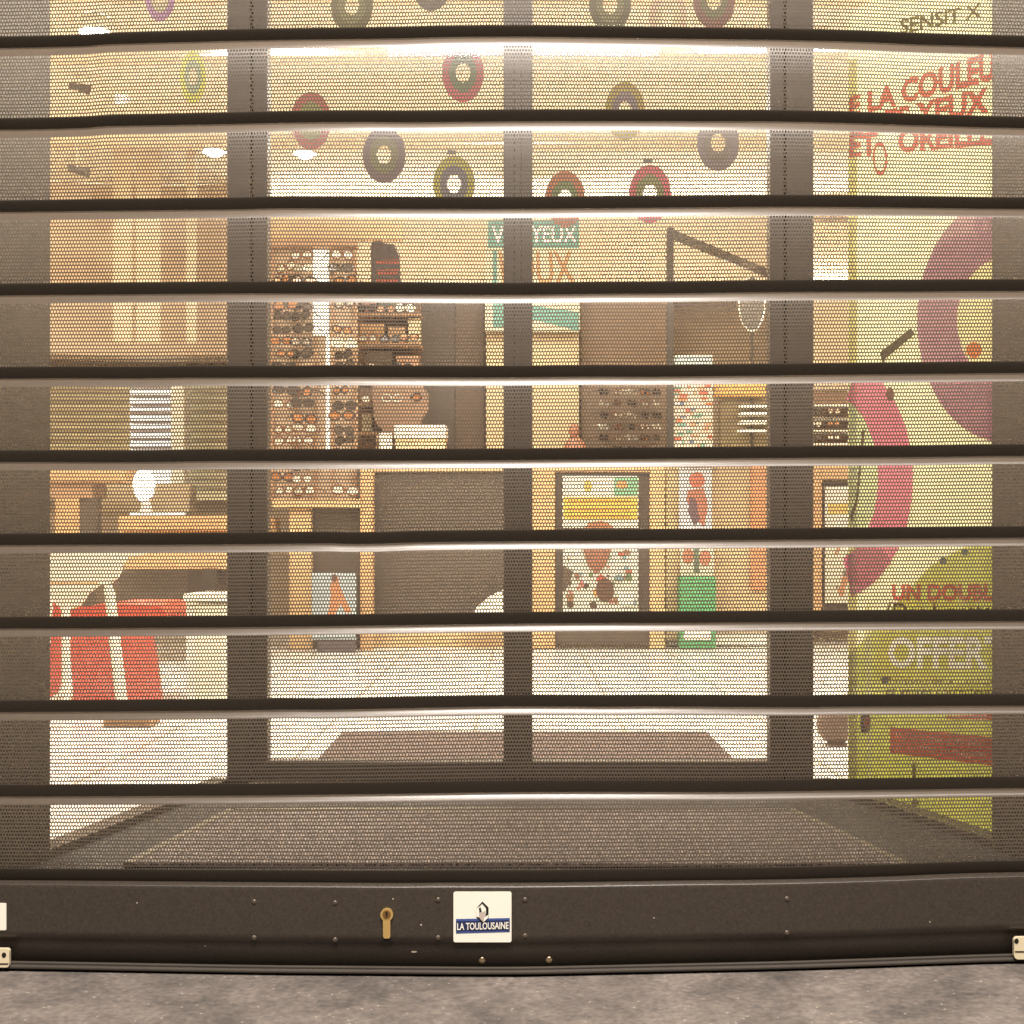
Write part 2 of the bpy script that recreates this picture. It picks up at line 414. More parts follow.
def dents(i, x):
    rs = np.random.RandomState(100 + i); out = np.zeros_like(x)
    for _ in range(4):
        c = rs.uniform(-100, 1100); out += rs.uniform(-.5, .5) * np.tanh((x - c) / rs.uniform(6, 40)) * np.exp(-((x - c) / 110) ** 2)
    if i in (3, 4): out += -1.3 * (1 / (1 + np.exp(-(x - 97) / 4.0)) - (x + 400) / 1800)
    return out
# outward profile of a slat: (fraction of slat height from its top, metres towards the street)
PT = np.array([0, .02, .05, .08, .11, .20, .30, .40, .50, .70, .80, .865, .90, .96, 1.0])
PO = np.array([-.0061, -.0039, -.0013, .0006, .0018, .0035, .0050, .0062, .0068, .0069, .0061, .0050, .0030, -.0012, -.0044])
def profile(t):
    return np.interp(t, PT, PO)
fine_t = np.linspace(0, 1, 401); fine_o = profile(fine_t)
kk = np.hanning(25); kk /= kk.sum(); fine_s = np.convolve(np.pad(fine_o, 12, mode='reflect', reflect_type='odd'), kk, mode='valid')
def prof(t): return np.interp(t, fine_t, fine_s)

XL, XR = -0.86, 0.86
HP = 2.93 * PX                         # hole pitch
def make_slat(i, top, bot, parent):
    xs, yt = smooth_curve(top); _, yb = smooth_curve(bot)
    yt = yt + dents(i, xs); yb = yb + dents(i + 1, xs)
    def place(x, t):
        px = CX + x / PX; a = np.interp(px, xs, yt); b = np.interp(px, xs, yb)
        a = a + .0; row = a + (b - a) * t
        o_ = prof(t) + 0 * x; return np.stack([x, -o_, H - (row - CY) * PX * (1 - o_ / D)], -1)
    V = []; F = []; M = []; base = 0
    def strip(ts, mi):
        nonlocal base
        nx = 150; x = np.linspace(XL, XR, nx + 1)
        for t in ts: V.append(place(x, np.full_like(x, t)))
        for j in range(len(ts) - 1):
            a = base + j*(nx+1) + np.arange(nx); f = np.stack([a, a + nx + 1, a + nx + 2, a + 1], -1)
            F.append(f); M.append(np.full(len(f), mi))
        base += len(ts) * (nx + 1)
    T0, T1 = .098, .865
    strip([0, .012, .025, .04, .055, .07, .085, T0], 0)
    strip([T1, .88, .90, .93, .965, .985, 1.0], 1)
    rows = 18; ncol = int((XR - XL) / HP)
    rp = (T1 - T0) / rows
    # pointy-top hexagonal cells, row pitch rp in t, x pitch HP; row boundaries are zig-zags
    hx = HP / 2
    # zig-zag levels: level r has 2*ncol+1 points alternating low/high
    nz = 2 * ncol + 2
    xz = XL + (np.arange(nz) - .5) * hx + (XR - XL - ncol * HP) / 2
    amp = rp / 6
    levels = []
    for r in range(rows + 1):
        par = r % 2
        s_ = np.where((np.arange(nz) + par) % 2 == 0, 1.0, -1.0)
        t = T0 + rp * r + amp * s_
        if r == 0: t = np.full(nz, T0)
        if r == rows: t = np.full(nz, T1)
        V.append(place(xz, t)); levels.append(base + np.arange(nz)); base += nz
    ang = np.radians([90, 150, 210, 270, 330, 30])     # hole corners, up first, t grows downward
    for r in range(rows):
        # cell centres: columns where top level point is "up" (smaller t)
        par = r % 2
        idx = np.arange(nz); up = ((idx + par) % 2 == 1)   # s=-1 -> smaller t -> peak
        c = idx[up & (idx >= 1) & (idx <= nz - 2)]
        tc = T0 + rp * (r + .5)
        cx = xz[c]
        hb = base; n = len(c)
        hw = HP * .36; hh = rp * .40
        for a in ang:
            V.append(place(cx + hw * math.cos(a) * 1.08, np.full(n, tc - hh * math.sin(a)))); 
        base += 6 * n
        hv = [hb + q * n + np.arange(n) for q in range(6)]
        A, B = levels[r], levels[r + 1]
        outer = [A[c], A[c - 1], B[c - 1], B[c], B[c + 1], A[c + 1]]
        for q in range(6):
            q2 = (q + 1) % 6
            F.append(np.stack([outer[q], outer[q2], hv[q2], hv[q]], -1)); M.append(np.zeros(n, int))
    V = np.concatenate(V); F = np.concatenate(F); M = np.concatenate(M)
    me = bpy.data.meshes.new('slat')
    me.vertices.add(len(V)); me.vertices.foreach_set('co', V.astype(np.float32).ravel())
    me.loops.add(F.size); me.loops.foreach_set('vertex_index', F.astype(np.int32).ravel())
    me.polygons.add(len(F)); me.polygons.foreach_set('loop_start', np.arange(0, F.size, 4, dtype=np.int32))
    me.materials.append(slat_m); me.materials.append(lip_m)
    me.polygons.foreach_set('material_index', M.astype(np.int32)); me.polygons.foreach_set('use_smooth', np.ones(len(F), bool))
    me.update(calc_edges=True); me.validate()
    o = bpy.data.objects.new('slat', me); COL.objects.link(o); o.parent = parent
    return o
shutter = empty('roller_shutter', (0, 0, 0), 'lowered brown micro-perforated roller shutter across the shop entrance', 'roller shutter')
for i in range(len(TOPS) - 1):
    make_slat(i, TOPS[i], TOPS[i + 1], shutter)

rail_m = mat('bottom_rail_paint', (62, 55, 48), 0.34, 0.0, var=0.6, scale=330, f=1.0, spec=.5, bump=.03)
seal_m = mat('rubber_seal', (58, 51, 43), 0.7, var=.2, scale=40)
xs_, yt_ = smooth_curve(TOPS[-1]); yt_ = yt_ + dents(len(TOPS) - 1, xs_); _, yb_ = smooth_curve(BOT)
def rail_pt(px, t, out):
    a = float(np.interp(px, xs_, yt_)); b = float(np.interp(px, xs_, yb_)) - 7
    q = 1 - out / D; return Vector(((px - CX) * PX, -out, H - (a + (b - a) * t - CY) * PX * q))
def loft(prof_, m, name, parent, fn, nx=120):
    mb = MB(); px = [CX + (XL + (XR - XL) * i / nx) / PX for i in range(nx + 1)]
    V = [fn(p, t, o) for t, o in prof_ for p in px]; n = nx + 1
    mb.add(V, [(j*n+i, (j+1)*n+i, (j+1)*n+i+1, j*n+i+1) for j in range(len(prof_)-1) for i in range(nx)], m, True)
    return mb.build(name, parent)
rail = loft([(0, -.010), (.0, .004), (.012, .0075), (.03, .009), (.045, .0125), (.06, .0135), (.10, .0135), (.62, .0135), (.68, .0130), (.72, .008), (.80, .004), (1.0, .002), (1.0, -.03), (0.02, -.03)], rail_m, 'bottom_rail', shutter, rail_pt)
def seal_pt(px, t, out):
    b = float(np.interp(px, xs_, yb_)); return Vector(((px - CX) * PX, -out, H - (b - 7 + 8 * t - CY) * PX * (1 - out / D)))
loft([(0, .002), (.02, .012), (.35, .014), (.42, .012), (.5, .016), (1.0, .018), (1.0, -.02)], seal_m, 'rubber_seal', rail, seal_pt)
def railface(px, py, out=.0135):
    q = 1 - out / D; return Vector(((px - CX) * PX * q, -out, H - (py - CY) * PX * q))
rivet_m = mat('rivet_metal', (84, 74, 64), .4, .2)
def dome(px, py, r, m, name, out=.0135, h=.0015, parent=None):
    c = railface(px, py, out); mb = MB(); V = []
    n = 14
    for rr, hh in ((r, 0), (r * .8, h * .6), (r * .4, h)):
        for i in range(n):
            a = 2*math.pi*i/n; V.append((c.x + rr*math.cos(a), c.y - hh, c.z + rr*math.sin(a)))
    mb.add(V, [(j*n+i, j*n+(i+1)%n, (j+1)*n+(i+1)%n, (j+1)*n+i) for j in (0, 1) for i in range(n)] + [list(range(2*n, 3*n))], m, True)
    return mb.build(name, parent or rail)
for px, py in ((254, 902), (254, 938), (335, 903), (335, 940), (438, 900), (438, 938), (525, 900), (525, 936), (787, 899), (787, 933)):
    dome(px, py, .0036, rivet_m, 'rivet', h=.0016)
screw_m = mat('screw_metal', (170, 150, 120), .3, .8)
for px, py in ((482, 960.5), (549, 960)):
    o = dome(px, py, .0042, screw_m, 'screw', out=.0042, h=.001)
chip = mat('bare_metal', (200, 186, 166), .5)
for px, py, a, b in ((414, 952, 3, .7), (421, 925, .8, .8), (861, 961, .9, .9), (137, 903, .6, .6), (393, 899, .6, .8), (654, 918, .7, .5), (930, 922, .5, .7), (205, 946, .5, .5)):
    o_ = .0142 if py < 940 else .0052
    q = MB(); q.prism([railface(px + a*math.cos(t), py + b*math.sin(t), o_) for t in [2*math.pi*i/8 for i in range(8)]], (0, .003, 0), chip); q.build('paint_chip', rail)
# lock cylinder (euro profile)
brass = mat('brass', (214, 180, 112), .38, .5, var=.08)
darkh = mat('dark_slot', (20, 16, 12), .6)
mb = MB(); c = railface(387, 914); r = .0082
pts = [(r*math.cos(R(a)), r*math.sin(R(a))) for a in range(-55, 236, 12)]
w2 = .0046; pts = [p for p in pts] + [(-w2, -.028), (-w2*.7, -.0305), (w2*.7, -.0305), (w2, -.028)]
mb.prism([Vector((c.x + a, c.y + .001, c.z + b)) for a, b in pts], (0, -.0055, 0), brass)
cyl = mb.build('lock_cylinder', rail)
mb = MB(); mb.prism([Vector((c.x + a, c.y - .0046, c.z + b)) for a, b in ell(0, .001, .0052, .0052, 18)], (0, -.0012, 0), mat('brass_plug', (160, 122, 70), .35, .75)); mb.build('lock_plug', rail)
mb = MB(); mb.prism([Vector((c.x + a, c.y - .0058, c.z + b)) for a, b in ((-.0011,-.002), (.0011,-.002), (.0014,.0045), (-.0014,.0045))], (0, -.0006, 0), darkh); mb.build('keyhole', rail)
mb = MB(); mb.box(c.x - .008, c.x + .008, c.y - .0002, c.y + .0002, c.z - .035, c.z - .032, darkh); mb.box(*[0]*6, darkh) if False else None; mb.build('cylinder_slot', rail)
# maker's plate
white_pl = mat('sticker_white', (250, 246, 232), .35, var=.02, f=.95)
mb = MB()
def rr_(x0, y0, x1, y1, r, n=5):
    out = []
    for cx, cy, a in ((x1-r, y0+r, -90), (x1-r, y1-r, 0), (x0+r, y1-r, 90), (x0+r, y0+r, 180)):
        out += [(cx + r*math.cos(R(a+90*i/n)), cy + r*math.sin(R(a+90*i/n))) for i in range(n+1)]
    return out
def F_(o): return lambda a, b: railface(a, b, .0135 + o)
mb.prism([railface(a, b) for a, b in rr_(453.5, 891.5, 511.5, 942, 2)], (0, -.0012, 0), white_pl)
stk = mb.build('maker_plate', rail)
navy = mat('plate_navy', (38, 46, 84), .4); blue = mat('plate_blue', (66, 88, 150), .4); black = mat('plate_black', (22, 20, 22), .4); grey = mat('plate_grey', (190, 178, 168), .4)
def poly_on(mb, pts, m, o): mb.quad([railface(a, b, .0135 + o) for a, b in pts], m)
mb = MB()
poly_on(mb, [(456, 919), (509.8, 918), (509.8, 932), (456, 933.5)], blue, .0016)
poly_on(mb, [(456, 921.2), (509.8, 920.2), (509.8, 930.2), (456, 931.2)], navy, .0019)
poly_on(mb, [(476.5, 908), (482.5, 901.5), (488.5, 907.5), (488.5, 918), (484, 922.5), (481, 922), (476.5, 917)], black, .0022)
poly_on(mb, [(478, 908), (482.2, 904), (486, 908.5), (486, 914), (482, 913.5), (480.8, 907.5)], white_pl, .0025)
poly_on(mb, [(479.5, 912.5), (485.5, 911), (485.8, 918.5), (482.5, 921.5), (479.5, 918)], grey, .0028)
poly_on(mb, [(476.2, 909), (478.6, 906.5), (479.3, 912), (479.3, 917.5), (476.4, 916.5)], white_pl, .0030)
poly_on(mb, [(484.5, 917.5), (488.5, 914.5), (488, 918), (483, 922.5)], white_pl, .0031)
mb.build('emblem', stk)
mb = MB(); text_px(mb, 'LA TOULOUSAINE', (457.2, 923), (508.6, 921.8), (508.6, 929), (457.2, 930.2), F_(.0034), white_pl, .018); mb.build('lettering', stk)
mb = MB(); mb.prism([railface(a, b) for a, b in rr_(-30, 903, 6.5, 930, 1)], (0, -.001, 0), white_pl); mb.build('paper_label', rail)
# corner latches
lat_m = mat('latch_cream', (222, 208, 176), .4, var=.08)
for pts, hole in ((rr_(-40, 947.5, 11, 966, 3), (4, 955)), (rr_(1012.5, 936, 1070, 958, 4), (1016.5, 941))):
    mb = MB(); mb.prism([railface(a, b, .016) for a, b in pts], (0, -.006, 0), lat_m)
    o = mb.build('end_latch', shutter)
    mb = MB(); yy = pts[3][1]; 
    ys2 = (958.5 if hole[0] < 100 else 946.5)
    mb.box(railface(pts[0][0], 0).x if False else railface(min(p[0] for p in pts), 0).x, railface(max(p[0] for p in pts) , 0).x, -.0226, -.0222, H - (ys2 + .6 - CY)*PX, H - (ys2 - .6 - CY)*PX, darkh)
    mb.prism([railface(a, b, .0222) for a, b in ell(hole[0], hole[1], 2.2, 2.6, 14)], (0, -.0004, 0), darkh)
    mb.build('latch_slot', o)
for sgn in (-1, 1):
    mb = MB(); x = sgn * .865
    mb.box(x - .022, x + .03 if sgn > 0 else x + .022, -.028, -.016, .02, 2.70, frame_m, .002)
    mb.box(x + sgn*.008, x + sgn*.03, -.0158, .03, .02, 2.70, frame_m, .002); mb.build('guide_rail', shutter)

# ================================================================ INSIDE THE SHOP
def slab(name, pa, pb, k, depth, m, parent=None, mb=None, bev=.003):
    """box whose front face fills the pixel rectangle pa-pb at depth factor k"""
    a, b = P(pa[0], pa[1], k), P(pb[0], pb[1], k); y = D*(k-1)
    q = mb or MB(); q.box(a.x, b.x, y, y + depth, b.z, a.z, m, bev)
    return q if mb is not None else q.build(name, parent)
def on(k, o=0.0):      # printed surface straight across at depth k, o metres proud
    kk_ = k - o / D
    return lambda a, b: P(a, b, kk_)
def pic(mb, pts, k, o, m): mb.quad([P(a, b, k - o/D) for a, b in pts], m)
def rect(x0, y0, x1, y1): return [(x0, y0), (x1, y0), (x1, y1), (x0, y1)]

orange = wood('orange_wood', (222, 176, 126)); honey = wood('honey_wood', (226, 190, 140)); dkbrown = mat('dark_brown_laminate', (76, 66, 57), .5, var=.1)
rackwood = wood('rack_wood', (188, 148, 112)); cream = mat('cream_panel', (240, 216, 168), .5, f=.75); whitep = mat('white_lacquer', (245, 240, 225), .3, var=.02, f=.9)

# --- ceiling lamps
for i, (lx, ly) in enumerate(LIGHTS):
    sd = 'far left' if lx < -2.2 else 'far right' if lx > 2.2 else 'left' if lx < -.5 else 'right' if lx > .5 else 'middle'
    row = 'nearest the door' if ly < 3 else 'in the second row' if ly < 4 else 'in the row nearest the back wall'
    r = empty('ceiling_light', (lx, ly, ROOM_Z - .01), 'oblong white ceiling light, %s one %s' % (sd, row), 'ceiling light', 'oblong shop ceiling lights')
    MB().box(lx-.235, lx-.213, ly-.09, ly+.09, ROOM_Z-.02, ROOM_Z-.001, whitep).box(lx+.213, lx+.235, ly-.09, ly+.09, ROOM_Z-.02, ROOM_Z-.001, whitep).box(lx-.213, lx+.213, ly-.09, ly-.073, ROOM_Z-.02, ROOM_Z-.001, whitep).box(lx-.213, lx+.213, ly+.073, ly+.09, ROOM_Z-.02, ROOM_Z-.001, whitep).build('light_frame', r)
for i, (cx_, cy_, cz_, rot_, sx_, sy_, pw_) in enumerate(CEILING_FILLS):  # ledges under the added, unseen ceiling fill lamps
    mb = MB(); mb.box(cx_ - sx_/2 - .04, cx_ + sx_/2 + .04, cy_ - sy_/2 - .04, cy_ + sy_/2 + .04, cz_ - .07, cz_ - .05, whitep)
    if sx_ > sy_: mb.box(cx_ - sx_/2 - .04, cx_ + sx_/2 + .04, YD + .11, cy_ - sy_/2 - .04, cz_ - .07, cz_ - .02, whitep)
    else: mb.box(cx_ + (sx_/2 + .04) * (1 if cx_ > 0 else -1), cx_ + (.155) * (1 if cx_ > 0 else -1), cy_ - sy_/2, cy_ + sy_/2, cz_ - .07, cz_ - .02, whitep)
    tag(mb.build('cove_shelf'), ['white cove ledge above the inside of the shop door', 'white cove ledge along the left shop wall', 'white cove ledge along the right shop wall'][i], 'cove')
tag(MB().box(-3.1, 3.1, 5.94, RY - .002, 2.03, 2.045, whitep, .002).box(-3.1, 3.1, 5.94, 5.95, 2.046, 2.065, whitep).build('cove_shelf'), 'long white lamp ledge on the back wall behind the banner', 'cove')
for lx, ly in WINDOW_FILLS:  # housings for the added window fill lamps
    mb = MB(); mb.box(lx - .17, lx + .17, ly - .17, ly + .17, 2.46, 2.50, whitep, .004); mb.tube((lx, ly, 2.5), (lx, ly, 2.6), .012, whitep, 8)
    tag(mb.build('display_lamp'), 'white square lamp over the %s display window' % ('left' if lx < 0 else 'right'), 'lamp')
glow = emit('lamp_glow', (1, .96, .86), 9)
for px, py, lab in ((305, 152, 'glaring round downlight above the left leaf of the door'), (95, 30, 'glaring round downlight at top left above the desk'), (925, 30, 'glaring round downlight at top right above the banner'), (214, 150, 'glaring round downlight beside the left door jamb')):
    k = (ROOM_Z - .045 - H) / (PX * (CY - py)); c = P(px, py, k)
    r = empty('downlight', c, lab, 'downlight', 'round ceiling downlights')
    mb = MB(); mb.tube(c + Vector((0,0,.044)), c + Vector((0,0,-.01)), .062, whitep, 20, caps=False); mb.build('trim_ring', r)
    mb = MB(); mb.sphere(c, .052, .052, .035, glow, 16, 8); mb.build('bulb', r)

# --- hanging paper rings just inside the door
RINGS = [  # px, py, rx, ry, outer, inner, name
    (352, 6, 21, 27, (96, 92, 52), (120, 118, 76), 'dark olive'), (431, -14, 19, 25, (104, 96, 84), (128, 118, 96), 'grey'),
    (610, 5, 21, 27, (92, 92, 58), (126, 124, 82), 'moss green'), (714, 0, 21, 29, (126, 84, 76), (104, 104, 72), 'brown and grey'),
    (463, 73, 21, 29, (178, 74, 78), (84, 104, 66), 'red with green centre'), (311, 121, 20, 29, (150, 74, 60), (116, 116, 60), 'brown red'),
    (625, 111, 20, 29, (158, 136, 56), (120, 104, 108), 'mustard'), (384, 155, 21.5, 28, (96, 76, 78), (104, 102, 64), 'dark purple grey'),
    (718, 143, 21, 28, (112, 96, 96), (104, 92, 80), 'slate'), (454, 184, 21, 28, (156, 146, 54), (98, 92, 98), 'yellow green'),
    (565, 199, 20, 28, (164, 92, 48), (96, 112, 62), 'orange with green centre'), (650, 194, 21, 29, (182, 78, 84), (116, 116, 66), 'raspberry red'),
    (193, 77, 13, 26, (196, 190, 84), (150, 160, 130), 'slim lime'), (160, -4, 15, 25, (128, 84, 126), (150, 140, 110), 'violet'),
    (668, 18, 19, 29, (226, 190, 160), (232, 208, 170), 'pale salmon')]
for px, py, rx, ry, co_, ci, nm in RINGS:
    k = 1.86; c = P(px, py, k); s_ = PX * k
    lab = {'dark olive': 'dark olive paper ring at the top of the left door leaf', 'grey': 'grey paper ring cut by the top edge of the photo',
           'moss green': 'moss green paper ring at the top of the right door leaf', 'brown and grey': 'brown and grey paper ring at the top near the right jamb',
           'slim lime': 'slim lime green paper ring behind the left splayed window', 'violet': 'violet paper ring cut by the top edge above the left window', 'pale salmon': 'pale salmon paper ring, faintest of the hanging rings'}.get(nm, '%s paper ring hanging inside the shop door' % nm)
    r = empty('paper_ring', c, lab, 'hanging ring', 'coloured paper rings hanging inside the door')
    def annulus(r0, r1, m, name, o):
        mb = MB(); n = 40; V = []
        for q, yy in ((r0, -o), (r1, -o), (r1, o), (r0, o)):
            for i in range(n):
                a = 2*math.pi*i/n; V.append((c.x + rx*q*s_*math.cos(a), c.y + yy, c.z + ry*q*s_*math.sin(a)))
        mb.add(V, [(j*n+i, j*n+(i+1)%n, ((j+1)%4)*n+(i+1)%n, ((j+1)%4)*n+i) for j in range(4) for i in range(n)], m)
        mb.build(name, r)
    annulus(.66, 1.0, mat('ring_%d_%d_%d' % co_, co_, .5, f=1.0), 'outer_band', .0015)
    annulus(.34, .662, mat('ringi_%d_%d_%d' % ci, ci, .5, f=1.0), 'inner_band', .0019)
    zt = c.z + ry*s_
    MB().tube((c.x, c.y, zt - .001), (c.x, c.y, 2.59), .0006, mat('thread', (210, 200, 170), .6), 5).build('thread', r)
    if nm in ('yellow green', 'raspberry red'):
        MB().box(c.x - .017, c.x + .005, c.y - .002, c.y + .002, zt + .004, zt + .014, mat('tag_grey', (86, 82, 76), .5), .001).build('tag', r)

# --- eyeglasses prototype, local coordinates, 0.12 m wide
def make_glasses(name, frame, lens, wd=.125):
    r = bpy.data.objects.new(name, None); COL.objects.link(r); r.empty_display_size = .03
    mb = MB(); a, b = wd*.23, wd*.17
    for sx in (-1, 1):
        cx = sx * wd * .26; pts = [Vector((cx + a*math.cos(t)*(1 - .08*math.sin(t)), 0, b*math.sin(t))) for t in [2*math.pi*i/14 for i in range(15)]]
        mb.path(pts, .0042, frame, 5)
    mb.tube((-wd*.05, 0, .004), (wd*.05, 0, .004), .003, frame, 5)
    mb.build('frame', r)
    for sx in (-1, 1):
        cx = sx * wd * .26
        q = MB(); q.prism([(cx + a*.93*math.cos(2*math.pi*i/14), .0005, b*.93*math.sin(2*math.pi*i/14)) for i in range(14)], (0, .0015, 0), lens); q.build('lens', r)
        q = MB(); q.path([Vector((sx*wd*.5, 0, .006)), Vector((sx*wd*.5, .05, .006)), Vector((sx*wd*.485, .10, -.012))], .0024, frame, 5); q.build('temple', r)
    return r
gf = [mat('acetate_black', (40, 32, 28), .25), mat('acetate_brown', (112, 70, 46), .25), mat('steel', (225, 220, 205), .25, .6)]
gl = [mat('lens_dark', (62, 52, 46), .08, spec=.9), mat('lens_clear', (232, 226, 206), .08, spec=.9, f=.8), mat('lens_amber', (170, 110, 66), .1, spec=.9)]
protos = [(make_glasses('eyeglasses', gf[0], gl[0]), 'black framed dark sunglasses'), (make_glasses('eyeglasses', gf[1], gl[1]), 'brown framed clear glasses'),
          (make_glasses('eyeglasses', gf[2], gl[1]), 'pale metal framed glasses'), (make_glasses('eyeglasses', gf[0], gl[2]), 'black framed amber glasses')]
used = set()
def put_glasses(loc, which, where, group, rz=0.0, sc=1.0, ry=0.0):
    p, nm = protos[which]
    if which not in used: used.add(which); o = p
    else: o = copy_tree(p)
    o.location = loc; o.rotation_euler = (0, ry, rz); o.scale = (sc, sc, sc)
    tag(o, nm + ' ' + where, 'eyeglasses', group)

# --- tall wall rack of sunglasses behind the left door leaf
K = 4.02; YK = D*(K-1)
rk = empty('sunglasses_rack', P(316, 650, K), 'tall wooden rack filled with eyeglasses left of the dark counter', 'display rack')
slab('back_panel', (270, 247), (357, 502), K, .03, mat('rack_panel', (206, 178, 148), .5, var=.3, scale=9, f=.7), rk)
for xx in (271, 295, 314, 331, 353): slab('rack_rail', (xx, 248), (xx + 3.5, 501), K - .008, .012, rackwood, rk, bev=0)
slab('light_strip', (313, 250), (328.5, 335), K - .012, .012, emit('strip_glow', (1, .93, .72), .9), rk, bev=0)
slab('light_strip', (326, 336), (329.5, 455), K - .012, .012, emit('strip_glow', (1, .93, .72), .9), rk, bev=0)
slab('rack_shelf', (272, 499), (360, 508), K - .06, .12, honey, rk)
slab('rack_post', (289, 508), (311, 650), K - .04, .10, honey, rk)
slab('rack_post', (360, 462), (372.5, 650), K - .04, .10, orange, rk)
slab('rack_recess', (311, 508), (360, 650), K, .02, dkbrown, rk)
slab('golden_header', (262, 200), (402, 240), K + .04, .03, mat('golden_panel', (226, 192, 144), .6, f=.75), rk); slab('rack_top', (270, 240), (357, 247), K - .03, .06, rackwood, rk)
n = 0
ROWS20 = ['%s row from top' % q for q in ('first', 'second', 'third', 'fourth', 'fifth', 'sixth', 'seventh', 'eighth', 'ninth', 'tenth')] + ['%s row from bottom' % q for q in ('tenth', 'ninth', 'eighth', 'seventh', 'sixth', 'fifth', 'fourth', 'third', 'second', 'first')]
ROWS = ['top', 'second', 'third', 'fourth', 'fifth', 'sixth', 'seventh', 'eighth', 'ninth', 'tenth', 'eleventh', 'twelfth', 'thirteenth', 'fourteenth', 'fifteenth']
for ci_, (cx_, cn) in enumerate(((283.5, 'left'), (303, 'middle'), (343, 'right'))):
    for j in range(20):
        y = 255 + j * 12.4
        if (ci_ * 7 + j * 5) % 13 == 0: continue
        wh = random.choice((0, 0, 1, 2, 3, 1))
        put_glasses(P(cx_ + random.uniform(-2.5, 2.5), y + random.uniform(-2, 2), K - .07), wh, 'in the %s column of the tall rack, %s' % (cn, ROWS20[j]), 'eyeglasses on the tall rack', random.uniform(-.7, .7), random.uniform(.85, 1.15), random.uniform(-.12, .12))
# poster standing in the rack's foot
pr = empty('floor_poster', P(335, 655, K - .12), 'blue-grey poster with an orange dancer at the foot of the tall rack', 'poster')
kp = K - .12
slab('board', (311.5, 573), (356, 640), kp, .01, art(176, 190, 196), pr)
mb = MB(); pic(mb, [(333, 577), (338, 577), (340, 588), (346, 600), (352, 612), (346, 613), (340, 604), (336, 612), (331, 622), (326, 634), (322, 632), (328, 612), (331, 598), (330, 586)], kp, .003, art(214, 140, 96))
pic(mb, ell(334.5, 578, 3, 4, 14), kp, .004, art(96, 60, 44)); mb.build('printed_figure', pr)
slab('stand', (318, 641), (355, 656), kp - .01, .05, art(92, 82, 88), pr)

# --- dark counter behind the left leaf
ct = empty('counter', P(450, 650, 4.1), 'long dark brown counter with a thin orange top', 'counter')
slab('front_panel', (373, 472), (531, 632), 4.1, .5, dkbrown, ct)
slab('countertop', (371, 465.5), (533, 472), 4.08, .55, orange, ct)
slab('plinth', (373, 632), (531, 652), 4.08, .5, honey, ct)
# things on and near the counter
cb = empty('carton', P(420, 466, 4.12), 'flat white box lying on the dark counter', 'box')
slab('box_body', (395, 437), (445, 465), 4.14, .2, cream, cb); slab('box_lid', (394, 425), (446, 438), 4.132, .22, whitep, cb)
sb = MB(); slab('x', (379, 433), (392, 465), 4.14, .08, whitep, mb=sb); tag(sb.build('small_box'), 'small upright white box beside the larger one on the counter', 'box')
lf = MB(); lf.prism([P(463, 632, 4.0), P(503, 632, 4.0), P(503, 590, 4.0), P(490, 596, 4.0), P(476, 608, 4.0)], (0, .04, 0), whitep)
tag(lf.build('paper_bag'), 'crumpled white paper bag standing against the dark counter', 'bag')
# dark tall cupboard behind the counter
cu = empty('tall_cupboard', P(455, 640, 4.45), 'tall dark brown cupboard behind the counter', 'cupboard')
slab('cupboard_body', (421, 292), (486, 655), 4.45, .3, dkbrown, cu); slab('cupboard_door', (455, 300), (484, 640), 4.44, .01, mat('cupboard_door', (88, 70, 54), .5), cu)
# shelves with stock to the left of the cupboard
sh = empty('stock_shelf', P(390, 645, 4.3), 'open brown stock shelf between tall rack and cupboard', 'shelf')
slab('back_panel', (358, 288), (421, 470), 4.36, .02, mat('shelf_back', (150, 112, 82), .6, f=.6), sh)
for yy in (312, 343, 372, 402, 432): slab('shelf_board', (358, yy), (421, yy + 3.5), 4.26, .17, rackwood, sh)
for x0, y0, x1, y1, c, nm in ((362, 294, 376, 312, (168, 124, 102), 'terracotta'), (380, 297, 398, 312, (92, 96, 78), 'dark green'), (400, 292, 414, 312, (70, 60, 50), 'black'),
                          (360, 324, 384, 343, (214, 170, 120), 'tan'), (388, 326, 405, 343, (220, 180, 140), 'peach'), (408, 318, 420, 343, (236, 214, 170), 'cream'),
                          (366, 352, 392, 372, (96, 80, 60), 'dark brown'), (396, 356, 418, 372, (196, 150, 116), 'orange'), (360, 388, 382, 402, (140, 110, 84), 'mocha'),
                          (386, 382, 396, 402, (90, 110, 84), 'bottle green'), (400, 384, 419, 402, (230, 200, 150), 'sand coloured'), (362, 414, 372, 432, (236, 226, 190), 'ivory'), (376, 418, 400, 432, (110, 84, 60), 'walnut brown')):
    mb = MB(); slab('x', (x0, y0), (x1, y1 - .2), 4.28, .1, art(*c), mb=mb); tag(mb.build('case'), '%s eyewear case on the open stock shelf' % nm, 'case', 'cases on the stock shelf')
for i, (xx, yy) in enumerate(((367, 308), (386, 309), (405, 308), (368, 338), (390, 339), (409, 337), (366, 368), (384, 369), (403, 367), (412, 397), (392, 398), (371, 399))):
    put_glasses(P(xx, yy, 4.2), (i * 3) % 4, 'on the open stock shelf, %s, %s board' % (['left', 'middle', 'right'][i % 3] if i < 9 else ['right', 'middle', 'left'][i % 3], ['top', 'second', 'third', 'lowest'][i // 3]), 'eyeglasses on the stock shelf', .3 * ((i % 3) - 1), .9)
